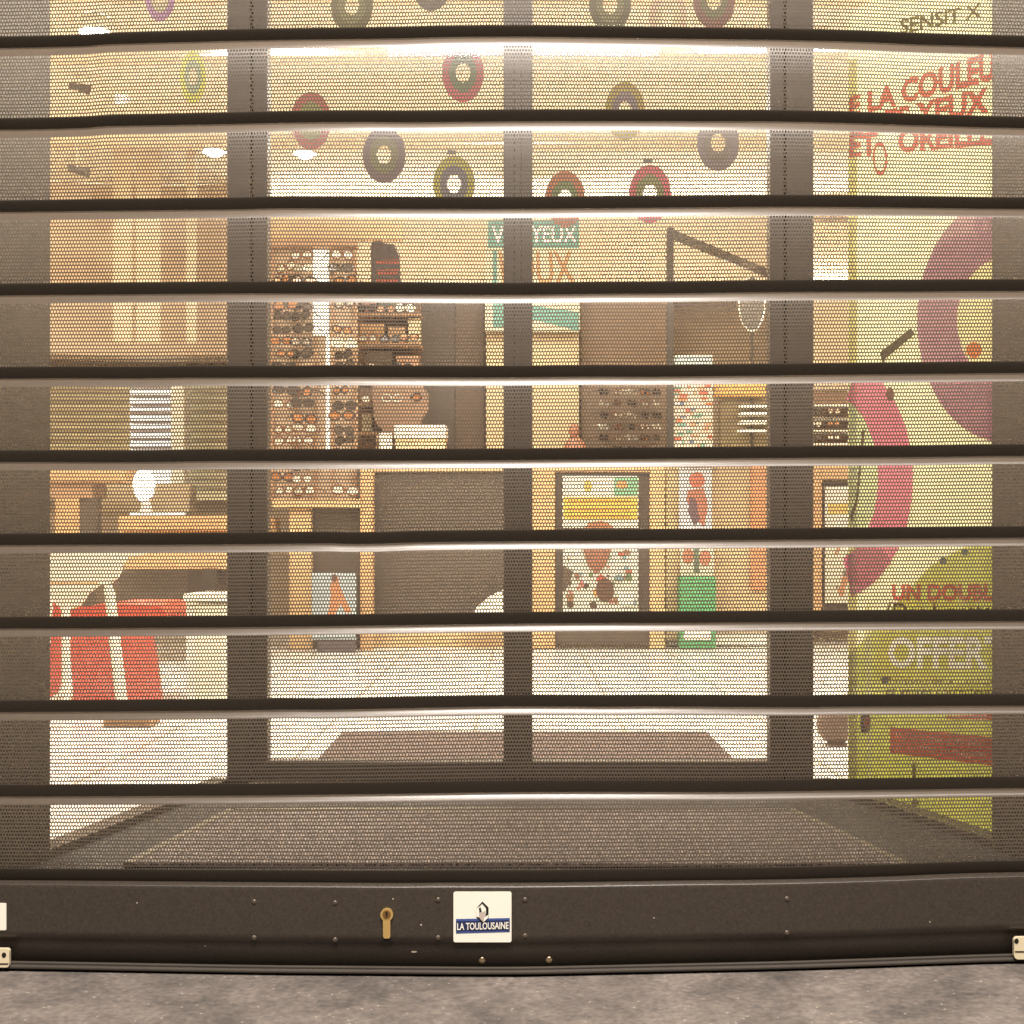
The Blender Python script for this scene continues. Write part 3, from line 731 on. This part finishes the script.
# round backed armchair seen over the counter
ch = empty('armchair', P(410, 470, 4.2), 'peach round-backed chair seen above the counter', 'chair')
mb = MB(); mb.prism([P(a, b, 4.2) for a, b in [(372, 382), (400, 374), (418, 378), (428, 394), (428, 410), (421, 420), (421, 434), (385, 434), (374, 420)]], (0, .05, 0), mat('peach_fabric', (160, 128, 104), .9, f=.7)); mb.build('backrest', ch)
mb = MB(); mb.prism([P(a, b, 4.19) for a, b in [(376, 434), (421, 434), (421, 463), (376, 463)]], (0, .06, 0), mat('peach_fabric_pale', (196, 166, 132), .9, f=.7)); mb.build('seat_back_panel', ch)
# dark figurine / bag high on the shelf
fg = empty('poster_bust', P(385, 288, 4.2), 'dark display bust wearing a red striped scarf on the stock shelf', 'bust')
mb = MB(); mb.prism([P(a, b, 4.24) for a, b in [(371, 288), (371, 246), (375, 236), (379, 240), (386, 244), (394, 244), (399, 256), (400, 288)]], (0, .06, 0), art(78, 72, 76)); mb.build('bust_body', fg)
mb = MB(); 
for yy in (260, 270, 279): pic(mb, [(376, yy), (398, yy - 1), (399, yy + 4), (377, yy + 5)], 4.24, .004, art(150, 74, 60))
mb.build('scarf_stripe', fg)

# --- banner hanging behind the door stiles (teal and orange)
bn = empty('hanging_banner', P(533, 330, 4.3), 'teal banner with orange letters hung from the ceiling behind the door centre', 'banner')
slab('banner_cloth', (485, 210), (580, 332), 4.3, .008, art(238, 226, 190), bn)
mb = MB(); pic(mb, [(488, 220), (579, 220), (579, 248), (488, 248)], 4.3, .003, art(98, 158, 146)); pic(mb, [(493, 300), (579, 312), (579, 331), (535, 320), (493, 328)], 4.3, .003, art(98, 158, 146)); pic(mb, [(493, 250), (497, 250), (497, 300), (493, 300)], 4.3, .003, art(98, 158, 146)); mb.build('teal_panel', bn)
mb = MB(); text_px(mb, 'VOS YEUX', (492, 226), (577, 226), (577, 243), (492, 243), on(4.3, .006), whitep, .02); text_px(mb, 'VOUX', (498, 251), (572, 251), (577, 285), (494, 285), on(4.3, .006), art(210, 150, 96), .02); mb.build('lettering', bn)
slab('hanging_rod', (484, 205), (581, 210), 4.29, .02, dkbrown, bn)
mb = MB().tube(P(490, 206, 4.3), Vector((P(490, 206, 4.3).x, P(490, 206, 4.3).y, ROOM_Z)), .002, whitep, 5).tube(P(576, 206, 4.3), Vector((P(576, 206, 4.3).x, P(576, 206, 4.3).y, ROOM_Z)), .002, whitep, 5); mb.build('cord', bn)
# cream pillar under it
pl = MB(); slab('x', (486, 333), (579, 464), 4.34, .25, wood('pale_panel', (226, 200, 156)), mb=pl)
slab('x', (486, 464), (534, 650), 4.36, .2, cream, mb=pl)
tag(pl.build('room_pillar'), 'cream square pillar beneath the teal banner', 'pillar')

# --- centre right: orange framed display with screen and picture
dk = empty('display_stand', P(598, 648, 4.05), 'orange framed stand holding a yellow sign above a colourful picture', 'display stand')
slab('frame_post', (532, 467), (555, 648), 4.03, .10, orange, dk); slab('frame_post', (650, 467), (665, 648), 4.03, .10, honey, dk)
slab('frame_top', (555, 465.5), (650, 472), 4.03, .10, orange, dk); slab('back_panel', (555, 472), (650, 644), 4.05, .03, dkbrown, dk)
sg = empty('sign_board', P(600, 528, 4.0), 'white and yellow sign in the upper half of the orange stand', 'sign')
slab('board', (562.5, 476), (638.5, 528), 4.03, .01, art(244, 240, 222), sg)
mb = MB(); pic(mb, rect(563.5, 497, 637.5, 520), 4.03, .003, art(240, 196, 84)); pic(mb, rect(614, 477, 638, 496), 4.03, .003, art(124, 178, 142)); pic(mb, ell(588, 486, 4, 6, 14), 4.03, .004, art(214, 180, 90)); pic(mb, ell(622, 485, 6, 4, 14), 4.03, .004, art(224, 150, 90))
for yy in (500, 508, 515): pic(mb, rect(568, yy, 630, yy + 2.4), 4.03, .005, art(214, 150, 60))
pic(mb, [(584, 528), (590, 522), (602, 521), (610, 524), (613, 528)], 4.03, .005, art(170, 110, 76)); mb.build('printed_image', sg)
pc = empty('picture', P(600, 612, 4.0), 'colourful abstract picture in the lower half of the orange stand', 'picture')
slab('board', (563, 546), (638.5, 612), 4.03, .01, art(222, 222, 206), pc)
mb = MB(); rs = random.Random(3)
for i in range(46):
    a, b = rs.uniform(568, 634), rs.uniform(551, 608); c = rs.choice(((196, 84, 64), (96, 122, 84), (80, 60, 48), (226, 160, 80), (120, 150, 160), (244, 240, 230), (150, 110, 80), (190, 120, 110)))
    rr0 = rs.uniform(2, 5.5); pic(mb, [(a + rr0*rs.uniform(.5, 1.1)*math.cos(t), b + rr0*rs.uniform(.5, 1.1)*math.sin(t)) for t in [2*math.pi*q/7 for q in range(7)]], 4.03, .003 + i*.00012, art(*c))
pic(mb, [(582, 546), (612, 546), (606, 566), (596, 574), (588, 566)], 4.03, .010, art(150, 96, 70)); pic(mb, ell(605, 590, 9, 12, 16), 4.03, .0105, art(96, 66, 50)); pic(mb, rect(618, 592, 634, 606), 4.03, .011, art(240, 238, 226)); pic(mb, [(563, 566), (574, 572), (566, 590), (563, 592)], 4.03, .0115, art(92, 76, 60))
mb.build('printed_image', pc)

# --- right cabinet with mirror frame and posters
cab = empty('low_cabinet', P(710, 640, 4.1), 'tan cabinet right of the orange stand, posters in front of it', 'cabinet')
slab('cabinet_body', (666, 462), (806, 632), 4.1, .45, wood('tan_cabinet', (214, 184, 142)), cab); slab('cabinet_top', (664, 455), (808, 462), 4.07, .5, mat('cabinet_top', (120, 96, 70), .4), cab)
slab('cabinet_stile', (666, 463), (680, 640), 4.085, .02, cream, cab); slab('orange_edge', (751, 463), (766, 590), 4.085, .02, wood('edge_orange', (220, 146, 100)), cab)
slab('plinth', (668, 632), (804, 646), 4.11, .4, whitep, cab)
pf = empty('dark_mirror_frame', P(670, 455, 4.1), 'black angled frame standing on the tan cabinet', 'frame')
blk = mat('black_frame', (52, 46, 40), .4)
mb = MB(); a = P(670, 232, 4.0); mb.box(a.x - .018, a.x + .018, a.y - .018, a.y + .018, P(0, 455, 4.1).z, a.z + .02, blk, .003); mb.build('frame_post', pf)
b = P(790, 281, 4.0*311/262.0)
mb = MB(); mb.prism([a + Vector((0,0,.02)), b + Vector((0,0,.02)), b - Vector((0,0,.03)), a - Vector((0,0,.03))], (0, .02, 0), blk); mb.build('frame_top', pf)
mb = MB(); mb.box(b.x - .015, b.x + .015, b.y - .015, b.y + .015, P(0, 455, 4.1).z, b.z, blk, .003); mb.build('frame_post', pf)
# oval mirror on a stand
mr = empty('oval_mirror', P(752, 455, 4.05), 'grey oval mirror on a thin stand on the cabinet', 'mirror')
mb = MB(); mb.prism([P(x, y, 4.05) for x, y in ell(752, 304, 12.5, 26)], (0, .012, 0), mat('mirror_grey', (96, 88, 78), .3, .0)); mb.build('mirror_face', mr)
mb = MB(); pts = [P(x, y, 4.045) for x, y in ell(752, 304, 13, 27)]; mb.path(pts + pts[:1], .006, mat('steel', (225, 220, 205)), 6); mb.build('mirror_rim', mr)
mb = MB(); mb.tube(P(752, 331, 4.05), P(752, 452, 4.05), .008, blk, 8); mb.build('stand', mr)
# colourful cards above the cabinet
cd = empty('display_card', P(692, 455, 4.0), 'tall white card with orange and blue patches on the cabinet', 'card')
slab('board', (671, 355), (713, 455), 4.0, .01, art(236, 220, 196), cd)
mb = MB(); rs = random.Random(11)
for i in range(70):
    x, y = rs.uniform(674, 710), rs.uniform(366, 450); c = rs.choice(((232, 120, 72), (226, 160, 120), (96, 118, 150), (120, 170, 150), (240, 236, 226), (214, 96, 66)))
    w_, h_ = rs.uniform(3, 9), rs.uniform(2, 4); pic(mb, rect(x - w_/2, y - h_/2, x + w_/2, y + h_/2), 4.0, .003 + i*.0001, art(*c))
pic(mb, rect(672, 356, 712, 364), 4.0, .006, art(190, 206, 206)); mb.build('printed_image', cd)
st = empty('tray_shelf', P(740, 455, 4.0), 'small shelf of white trays at the right end of the cabinet', 'shelf')
slab('shelf_header', (714, 372), (766, 396), 4.02, .05, wood('shelf_yellow', (236, 176, 90)), st)
slab('shelf_body', (720, 396), (800, 455), 4.05, .05, mat('shelf_olive', (124, 108, 74), .6), st)
for i in range(4): slab('tray', (741 - i*.5, 404 + i*8.2), (775, 407.5 + i*8.2), 3.99, .08, whitep, st)
# glasses columns on the brown wall panel, behind the door's right leaf
wp = MB(); slab('x', (581, 296), (668, 466), 4.42, .04, mat('brown_panel', (136, 112, 88), .6, f=.75), mb=wp)
tag(wp.build('wall_panel'), 'brown wall panel hung with small columns of eyeglasses', 'panel')
for i, xx in enumerate((604, 618, 632, 645, 657)):
    for j in range(6):
        put_glasses(P(xx, 392 + j*11.5, 4.36), (i + 2*j) % 4, 'in the %s column of the brown wall panel, %s row' % (['first', 'second', 'third', 'fourth', 'last'][i], ROWS[j]), 'eyeglasses on the brown wall panel', R(50 + 7*((i+j)%3)), .8)
db = empty('desk_bust', P(574, 466, 4.05), 'small brown figurine on top of the orange stand', 'figurine')
mb = MB(); c = P(575, 450, 4.06); mb.sphere(c, .06, .04, .07, mat('figurine_brown', (140, 88, 62), .5)); mb.build('figurine_body', db)
mb = MB(); c2 = P(574, 431, 4.06); mb.sphere(c2, .03, .03, .038, mat('figurine_brown', (140, 88, 62), .5)); mb.build('figurine_head', db)
# posters in front of the cabinet
po = empty('tall_poster', P(697, 530, 4.0), 'white poster with a red figure on the tan cabinet front', 'poster')
slab('board', (679, 468), (712, 531), 4.06, .01, art(226, 228, 232), po)
mb = MB(); pic(mb, ell(697, 480, 8, 8, 16), 4.06, .003, art(226, 110, 84)); pic(mb, [(688, 490), (704, 488), (708, 506), (704, 528), (692, 512), (686, 500)], 4.06, .0035, art(196, 120, 96)); pic(mb, [(690, 496), (696, 500), (700, 520), (694, 526), (688, 512)], 4.06, .004, art(110, 84, 96)); mb.build('printed_figure', po)
po = empty('faces_poster', P(697, 576, 4.0), 'small poster of two faces above the green box', 'poster')
slab('board', (680, 543), (714, 576), 4.06, .01, art(232, 222, 196), po)
mb = MB(); pic(mb, ell(688, 556, 6, 8, 16), 4.06, .003, art(190, 120, 90)); pic(mb, ell(705, 558, 6, 8, 16), 4.06, .003, art(206, 124, 96)); pic(mb, rect(694, 545, 699, 572), 4.06, .0035, art(96, 112, 88)); mb.build('printed_image', po)
po = empty('green_box', P(698, 648, 3.95), 'green box with a white lid label in front of the cabinet', 'box')
slab('box_body', (680, 577), (716, 648), 4.0, .12, art(84, 158, 104), po); slab('white_label', (684, 629), (711, 640), 3.996, .006, whitep, po)

# --- left area seen through the left window
K2 = 4.5
wl = MB(); n = 0
slab('x', (20, 366), (262, 500), K2 + .02, .03, mat('slatwall_olive', (226, 214, 172), .5, f=.85), mb=wl)
for i in range(13): slab('x', (20, 370 + i*9.6), (262, 372.8 + i*9.6), K2, .035, mat('slatwall_rib', (186, 170, 128), .5, f=.7), mb=wl, bev=0)
tag(wl.build('slat_wall'), 'pale olive slatted display wall behind the left desk', 'wall panel')
cbn = empty('lit_cabinet', P(156, 500, K2 - .1), 'brightly lit white shelf unit of glasses on the slatted wall', 'shelf')
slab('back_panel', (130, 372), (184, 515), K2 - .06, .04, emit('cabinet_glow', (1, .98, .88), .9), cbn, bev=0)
for i in range(9): slab('shelf_board', (130, 386 + i*8.6), (172, 388.6 + i*8.6), K2 - .14, .08, mat('shelf_grey', (120, 110, 112), .4), cbn, bev=0)
slab('side_panel', (171, 372), (184, 500), K2 - .16, .16, whitep, cbn)
# curved peach bulkhead above it, and pale reflection streaks before it
bh = MB(); V = []; cxb = P(140, 0, 4.1).x; peach = wood('peach_bulkhead', (214, 192, 166), .78, 5.0)
N_ = 24; Rb = 2.2
pts = []
for i in range(N_ + 1):
    a = R(-62 + 76 * i / N_); pts.append((cxb + Rb*math.sin(a), D*(4.35-1) - Rb + Rb*math.cos(a) ))
zb, zt = Z(354, 4.3), ROOM_Z - .002
for z in (zb, zb + .16, zb + .18, zt):
    V += [(x, y - (.03 if z < zb + .17 else 0), z) for x, y in pts]
n = N_ + 1
bh.add(V, [(j*n+i, j*n+i+1, (j+1)*n+i+1, (j+1)*n+i) for j in range(3) for i in range(N_)], peach, True)
bh.add([(x, y - .03, zb) for x, y in pts] + [(x, y + .25, zb) for x, y in pts], [(i, n+i, n+i+1, i+1) for i in range(N_)], peach)
tag(bh.build('curved_bulkhead'), 'peach curved bulkhead over the left display wall', 'bulkhead')
cm = mat('paper_strip', (226, 204, 172), .7, f=.8)  # soft window reflections, modelled as pale hanging strips
for x0, x1, lab in ((113, 132, 'left pale paper drape hanging before the peach bulkhead'), (136, 160, 'wider pale paper drape hanging before the peach bulkhead'), (186, 196, 'narrow pale paper drape hanging nearest the left door jamb')):
    q = MB(); slab('x', (x0, 148), (x1, 343), 3.9, .02, cm, mb=q); tag(q.build('hanging_drape'), lab, 'drape', 'pale drapes behind the left window')
for px, py, lab in ((78, 86, 'small dark spotlight, upper one at left'), (77, 169, 'small dark spotlight, lower one at left')):
    mb = MB(); c = P(px, py, 3.3); mb.tube(c + Vector((-.04, 0, .005)), c + Vector((.045, .03, -.008)), .014, mat('spot_dark', (60, 52, 48), .5), 12, .022)
    mb.tube(c, Vector((c.x, c.y, ROOM_Z)), .002, mat('thread', (210, 200, 170)), 6); tag(mb.build('spotlight'), lab, 'spotlight', 'dark spotlights on the left')
# globe lamp
gb = empty('globe_lamp', P(146, 514, 3.9), 'glowing white globe lamp on the orange desk', 'lamp')
mb = MB(); c = P(144, 485, 3.9); mb.sphere(c, .055, .055, .085, emit('globe_glow', (1, .95, .82), 3.2)); mb.build('globe', gb)
mb = MB(); a = P(146, 514, 3.9); mb.tube(a, (a.x, a.y, c.z - .07), .035, whitep, 14, .02); mb.build('lamp_base', gb)
# orange desk with posts
dsk = empty('desk', P(150, 600, 3.7), 'orange wooden desk with dark panel front behind the left window', 'desk')
slab('desktop', (118, 515), (250, 531), 3.62, .8, orange, dsk); slab('lower_top', (124, 548), (250, 569), 3.5, .4, orange, dsk)
slab('front_panel', (119, 569), (250, 622), 3.56, .03, dkbrown, dsk); slab('side_panel', (96, 560), (126, 622), 3.66, .03, mat('side_dark', (92, 76, 60), .5), dsk)
slab('dark_leg', (202, 569), (216, 606), 3.49, .05, frame_m, dsk)
slab('upper_panel', (119, 531), (250, 548), 3.66, .03, honey, dsk)
cs = empty('counter_shelf', P(75, 600, 3.6), 'orange block shelf on a post at the left edge of the window', 'shelf')
slab('shelf_box', (20, 464), (122, 482), 3.9, .3, orange, cs); slab('shelf_under', (20, 482), (92, 498), 3.92, .25, rackwood, cs)
slab('shelf_post', (55, 498), (79, 618), 3.92, .08, orange, cs); slab('dark_post', (79, 498), (97, 618), 3.93, .08, dkbrown, cs)
sk = MB(); slab('x', (99, 484), (190, 512), 4.2, .15, mat('pebble_box', (206, 186, 150), .7, var=.4, scale=60, f=.7), mb=sk); tag(sk.build('stone_box'), 'mottled beige box at the back of the desk', 'box')
# white chest right of chair
kc = kz(706); cst = empty('white_chest', P(210, 706, kc), 'white low chest at the right side of the left window', 'chest')
slab('chest_body', (186, 601), (244, 706), kc, .3, whitep, cst); slab('chest_top', (183, 594), (246, 601), kc - .02, .33, whitep, cst)
slab('chest_door', (196, 604), (240, 700), kc - .012, .015, mat('chest_door', (240, 232, 205), .4, f=.85), cst)
# red chair with two broad slab legs
red = mat('red_plastic', (214, 72, 52), .3, var=.12, f=.72)
kr = 2.62
rc = empty('red_chair', P(115, kr and 715, kr), 'glossy red chair with broad slab legs behind the white chair', 'chair')
def slabpoly(pts, k, th, m, name, parent): 
    mb = MB(); mb.prism([P(a, b, k) for a, b in pts], (0, th, 0), m); return mb.build(name, parent)
slabpoly([(60, 613), (80, 607), (105, 604), (160, 605), (166, 614), (166, 622), (60, 624)], kr, .42, red, 'seat', rc)
slabpoly([(67, 622), (106, 622), (116, 714), (74, 714), (71, 660)], kr - .005, .03, red, 'leg', rc)
slabpoly([(113, 622), (150, 622), (156, 660), (163, 714), (123, 714)], kr - .005, .03, red, 'leg', rc)
slabpoly([(71, 715), (92, 715), (92, 706), (71, 706)], kr - .06, .05, red, 'foot', rc)
rd2 = empty('red_stool', P(35, 700, kr), 'red stool cut off by the left window post', 'stool')
slabpoly([(0, 597), (50, 597), (57, 603), (60, 612), (61, 680), (55, 695), (49, 697), (0, 697)], kr - .02, .03, red, 'side_panel', rd2)
slabpoly([(0, 590), (48, 590), (53, 597), (0, 597)], kr - .02, .4, red, 'seat', rd2)
# white shell chair in front
kw = 2.42
wc = empty('white_chair', P(80, 720, kw), 'white moulded shell chair on thin legs in front of the red chair', 'chair')
shell_m = mat('white_shell', (246, 238, 216), .3, var=.02, f=.85)
def shell():
    mb = MB(); out = [(-10, 535), (60, 535), (130, 548), (152, 549), (150, 553), (126, 557), (120, 566), (117, 576), (110, 583), (96, 586), (86, 594), (78, 606), (62, 610), (52, 600), (40, 594), (-10, 590)]
    mb.prism([P(a, b, kw) for a, b in out], (0, .035, 0), shell_m); return mb.build('seat_shell', wc)
shell()
zleg = 0.002
def leg(a, b, kk1, kk2, r=.011):
    mb = MB(); p = P(a[0], a[1], kk1); q = P(b[0], b[1], kk2); q.z = max(q.z, .012); mb.tube(p, q, r, shell_m, 10, r*.8); mb.build('leg', wc)
leg((66, 602), (66, 718), kw, kw - .01, .014); leg((108, 585), (121, 718), kw, kw - .01, .014)
leg((50, 600), (44, 700), kw + .12, kw + .2); leg((112, 590), (126, 706), kw + .12, kw + .14, .009)
mb = MB(); mb.tube(P(46, 583, kw - .03), P(98, 583, kw - .03), .006, orange, 8); mb.build('seat_trim', wc)
# floor bits
fb = MB(); slab('x', (103, 719), (150, 728), kz(728), .12, mat('shoe_brown', (150, 110, 70), .6, f=.7), mb=fb); tag(fb.build('floor_tray'), 'low brown tray on the tiles beneath the chairs', 'tray')

# --- right strip between door and banner: second orange stand
d2 = empty('display_stand', P(845, 625, 4.3), 'orange framed stand half hidden behind the green banner', 'display stand')
slab('frame_post', (808, 462), (822, 622), 4.2, .1, orange, d2); slab('frame_top', (822, 461), (905, 480), 4.2, .1, orange, d2); slab('back_panel', (822, 480), (900, 622), 4.23, .03, dkbrown, d2); slab('frame_post', (895, 480), (905, 622), 4.2, .1, orange, d2)
s2 = empty('sign_board', P(850, 527, 4.1), 'white sign in the half hidden orange stand', 'sign')
slab('board', (825, 486), (893, 527), 4.21, .01, art(246, 242, 230), s2); mb = MB(); pic(mb, rect(828, 503, 890, 514), 4.21, .003, art(236, 200, 110)); mb.build('yellow_band', s2)
p2 = empty('picture', P(850, 603, 4.1), 'pale mottled picture under the white sign of the half hidden stand', 'picture')
slab('board', (825, 543), (893, 603), 4.21, .01, art(232, 226, 204), p2)
mb = MB()
for i in range(16):
    x, y = rs.uniform(829, 889), rs.uniform(548, 598); rr0 = rs.uniform(2, 6); pic(mb, ell(x, y, rr0*.6, rr0, 8), 4.21, .003 + i*.0002, art(*rs.choice(((90, 80, 70), (130, 140, 110), (200, 140, 100)))))
mb.build('printed_image', p2)
r2 = empty('glasses_shelf', P(835, 447, 4.3), 'white lit shelf of eyeglasses above the half hidden stand', 'shelf')
slab('back_panel', (806, 392), (880, 446), 4.36, .02, mat('shelf_back', (150, 112, 82)), r2)
for i in range(4): slab('shelf_board', (806, 404 + i*13), (880, 406 + i*13), 4.26, .17, whitep, r2)
for i in range(3):
    for j, xx in enumerate((815, 834)):
        put_glasses(P(xx, 411 + i*13, 4.24), (i*2 + j) % 4, 'on the white shelf right of the door, %s %s' % (['upper', 'middle', 'lower'][i], ['left', 'right'][j]), 'eyeglasses on the white shelf', .1, .6)

q = MB(); slab('x', (800, 222), (905, 391), 4.44, .03, mat('pale_wall_board', (226, 204, 172), .7, f=.8, var=.1, scale=5), mb=q)
tag(q.build('wall_board'), 'plain pale board on the back wall above the lit shelf', 'board')
# --- green banner behind the right window
A_ = P(848, 543, 1.722); B_ = P(1000, 543, 1.452)
bd = Vector((B_.x - A_.x, B_.y - A_.y, 0)).normalized(); bnn = Vector((bd.y, -bd.x, 0))
if bnn.y > 0: bnn = -bnn
def onb(o=0.0):
    q = A_ + bnn * o; c = Vector((0, -D, H))
    def f(a, b):
        d = P(a, b, 2.0) - c; t = (q - c).dot(bnn) / d.dot(bnn); return c + d * t
    return f
def clothprint(r_, g_, b_):
    nm = 'banner_print_%d_%d_%d' % (r_, g_, b_)
    if nm in _m: return _m[nm]
    m = mat(nm, (r_, g_, b_), .7, var=.10, scale=7, f=1.0); n = m.node_tree.nodes; L = m.node_tree.links
    tr = n.new('ShaderNodeBsdfTranslucent'); mx = n.new('ShaderNodeMixShader'); mx.inputs[0].default_value = .72
    L.new([x for x in n if x.bl_idname == 'ShaderNodeMix'][0].outputs[2], tr.inputs[0])
    out = n['Material Output']; L.new(n['Principled BSDF'].outputs[0], mx.inputs[1]); L.new(tr.outputs[0], mx.inputs[2]); L.new(mx.outputs[0], out.inputs[0])
    return m
G = empty('advertising_banner', Vector((A_.x, A_.y, 0)), 'tall yellow-green banner with purple and pink rings behind the right window', 'banner')
base_m = clothprint(250, 242, 216)
def bpoly(mb, pts, o, m): mb.quad([onb(o)(a, b) for a, b in pts], m)
mb = MB()
a, b = A_.copy(), B_ + bd * .25
mb.prism([Vector((a.x, a.y, .004)), Vector((b.x, b.y, .004)), Vector((b.x, b.y, 1.75)), Vector((a.x, a.y, 1.75))], -bnn * .0015, base_m); mb.build('banner_panel', G)
mb = MB(); bpoly(mb, [(962, 548), (990, 541), (1040, 540), (1040, 900), (848.5, 815), (848.5, 655), (868, 636), (900, 600), (930, 566)], .0015, clothprint(196, 200, 108)); mb.build('olive_field', G)
mb = MB(); bpoly(mb, [(848.5, 60), (857, 58), (857, 815), (848.5, 812)], .002, clothprint(204, 196, 150)); bpoly(mb, [(864, 610), (871, 600), (872, 815), (868, 815)], .0022, clothprint(240, 236, 196)); mb.build('hem', G)  # shading of the cloth fold painted as an olive and a pale strip
def ringp(mb, cx, cy, rx, ry, qx, qy, a0, a1, o, m, n=30):
    V = []; F = []
    for i in range(n + 1):
        t = R(a0 + (a1 - a0) * i / n); V += [onb(o)(cx + rx*math.cos(t), cy + ry*math.sin(t)), onb(o)(cx + qx*math.cos(t), cy + qy*math.sin(t))]
    mb.add(V, [(2*i, 2*i+2, 2*i+3, 2*i+1) for i in range(n)], m)
mb = MB(); ringp(mb, 1004, 320, 87, 122, 47, 62, 90, 270, .003, clothprint(176, 134, 168)); ringp(mb, 1004, 320, 87, 122, 47, 62, 95, 150, .0036, clothprint(220, 170, 196)); mb.build('purple_ring', G)
mb = MB(); bpoly(mb, ell(1004, 320, 47, 62, 30, 90, 270), .003, clothprint(246, 230, 200)); bpoly(mb, ell(974, 350, 8, 8, 14), .004, clothprint(226, 130, 70)); mb.build('ring_centre', G)
mb = MB(); bpoly(mb, [(849, 400), (862, 412), (874, 440), (880, 476), (874, 512), (862, 536), (849, 548)], .0022, clothprint(216, 226, 204)); mb.build('pale_centre', G)
mb = MB(); ringp(mb, 832, 478, 81, 122, 46, 82, -72, 76, .003, clothprint(230, 130, 176)); mb.build('pink_ring', G)
mb = MB(); ringp(mb, 832, 478, 81, 122, 46, 82, 42, 76, .0036, clothprint(214, 160, 180)); mb.build('mauve_shade', G)
blu = clothprint(70, 100, 110)
mb = MB()
for x, y in ((943, 561), (965, 552), (885, 680)): bpoly(mb, ell(x, y, 4, 3.5, 12), .003, blu)
bpoly(mb, ell(890, 394, 4, 7, 14), .0045, clothprint(110, 62, 60)); bpoly(mb, [(880, 352), (911, 328), (915, 334), (885, 359)], .004, clothprint(76, 70, 52)); bpoly(mb, [(880, 352), (884, 350), (885, 364), (882, 364)], .0042, clothprint(76, 70, 52))
bpoly(mb, [(862, 430), (865, 430), (858, 500), (852, 520), (850, 518), (856, 498)], .0046, clothprint(96, 76, 62)); bpoly(mb, ell(865, 723, 5, 11, 14), .004, clothprint(84, 70, 48)); bpoly(mb, ell(867, 723, 2.6, 7, 14), .0045, clothprint(206, 74, 52))
bpoly(mb, ell(914, 770, 2, 8, 12), .003, clothprint(116, 106, 48)); bpoly(mb, ell(915, 803, 4, 4, 12), .003, clothprint(116, 106, 48)); mb.build('small_motifs', G)
redp = clothprint(206, 96, 88)
mb = MB()
text_px(mb, 'E LA COULEUR', (849, 97), (1012, 44), (1012, 76), (849, 118), onb(.003), redp, .045)
text_px(mb, 'S LES YEUX', (850, 118), (989, 86), (989, 113), (850, 138), onb(.003), redp, .045)
text_px(mb, 'ET   OREILLES', (849, 134), (1004, 118), (1004, 144), (849, 158), onb(.003), redp, .045)
text_px(mb, 'O', (872, 141), (887, 141), (888, 176), (873, 176), onb(.003), redp, .0)
text_px(mb, 'UN DOUBLE', (892, 584), (1003, 583), (1003, 601), (892, 601), onb(.003), redp, .045)
mb.build('red_lettering', G)
mb = MB(); text_px(mb, 'OFFERT', (888, 637), (1006, 636), (1006, 669), (888, 668), onb(.003), mat('opaque_white_ink', (255, 252, 226), .5, var=.02, f=1.0), .035); mb.build('white_lettering', G)
dg_ = clothprint(92, 88, 44)
mb = MB(); text_px(mb, '(Des lunettes', (886, 602), (1000, 601), (1000, 628), (886, 629), onb(.003), dg_, .01)
text_px(mb, 'SENSIT X', (900, 19), (981, 3), (981, 17), (900, 35), onb(.003), dg_, .02)
text_px(mb, 'Choisissez deux montures', (882, 676), (1000, 676), (1000, 685), (882, 685), onb(.003), dg_, .0)
text_px(mb, 'et verres correcteurs', (886, 688), (996, 688), (996, 695), (886, 695), onb(.003), dg_, .0)
mb.build('dark_lettering', G)
mb = MB(); bpoly(mb, [(890, 727), (1010, 739), (1010, 768), (890, 753)], .0025, redp)
bpoly(mb, [(945, 716), (1010, 713), (1010, 720), (946, 719)], .0025, redp); mb.build('red_box', G)
mb = MB(); text_px(mb, 'Pour 1 euro de plus', (896, 732), (985, 740), (985, 748), (896, 740), onb(.0035), clothprint(240, 224, 200), .0); text_px(mb, 'voir en magasin', (920, 744), (985, 752), (985, 760), (920, 753), onb(.0035), clothprint(240, 224, 200), .0); mb.build('box_lettering', G)
# curved pale leaflet edge standing behind the banner's left side
# round stones / weights near the banner foot
wt = MB(); c = P(836, 724, kz(745)); wt.sphere((c.x, c.y, c.z), .055, .04, .055, art(128, 100, 84)); wt.tube((c.x, c.y, .001), (c.x, c.y, c.z - .04), .03, art(128, 100, 84), 12, .012)
tag(wt.build('ball_stand'), 'dark ball on a short stand on the tiles beside the banner', 'ornament')
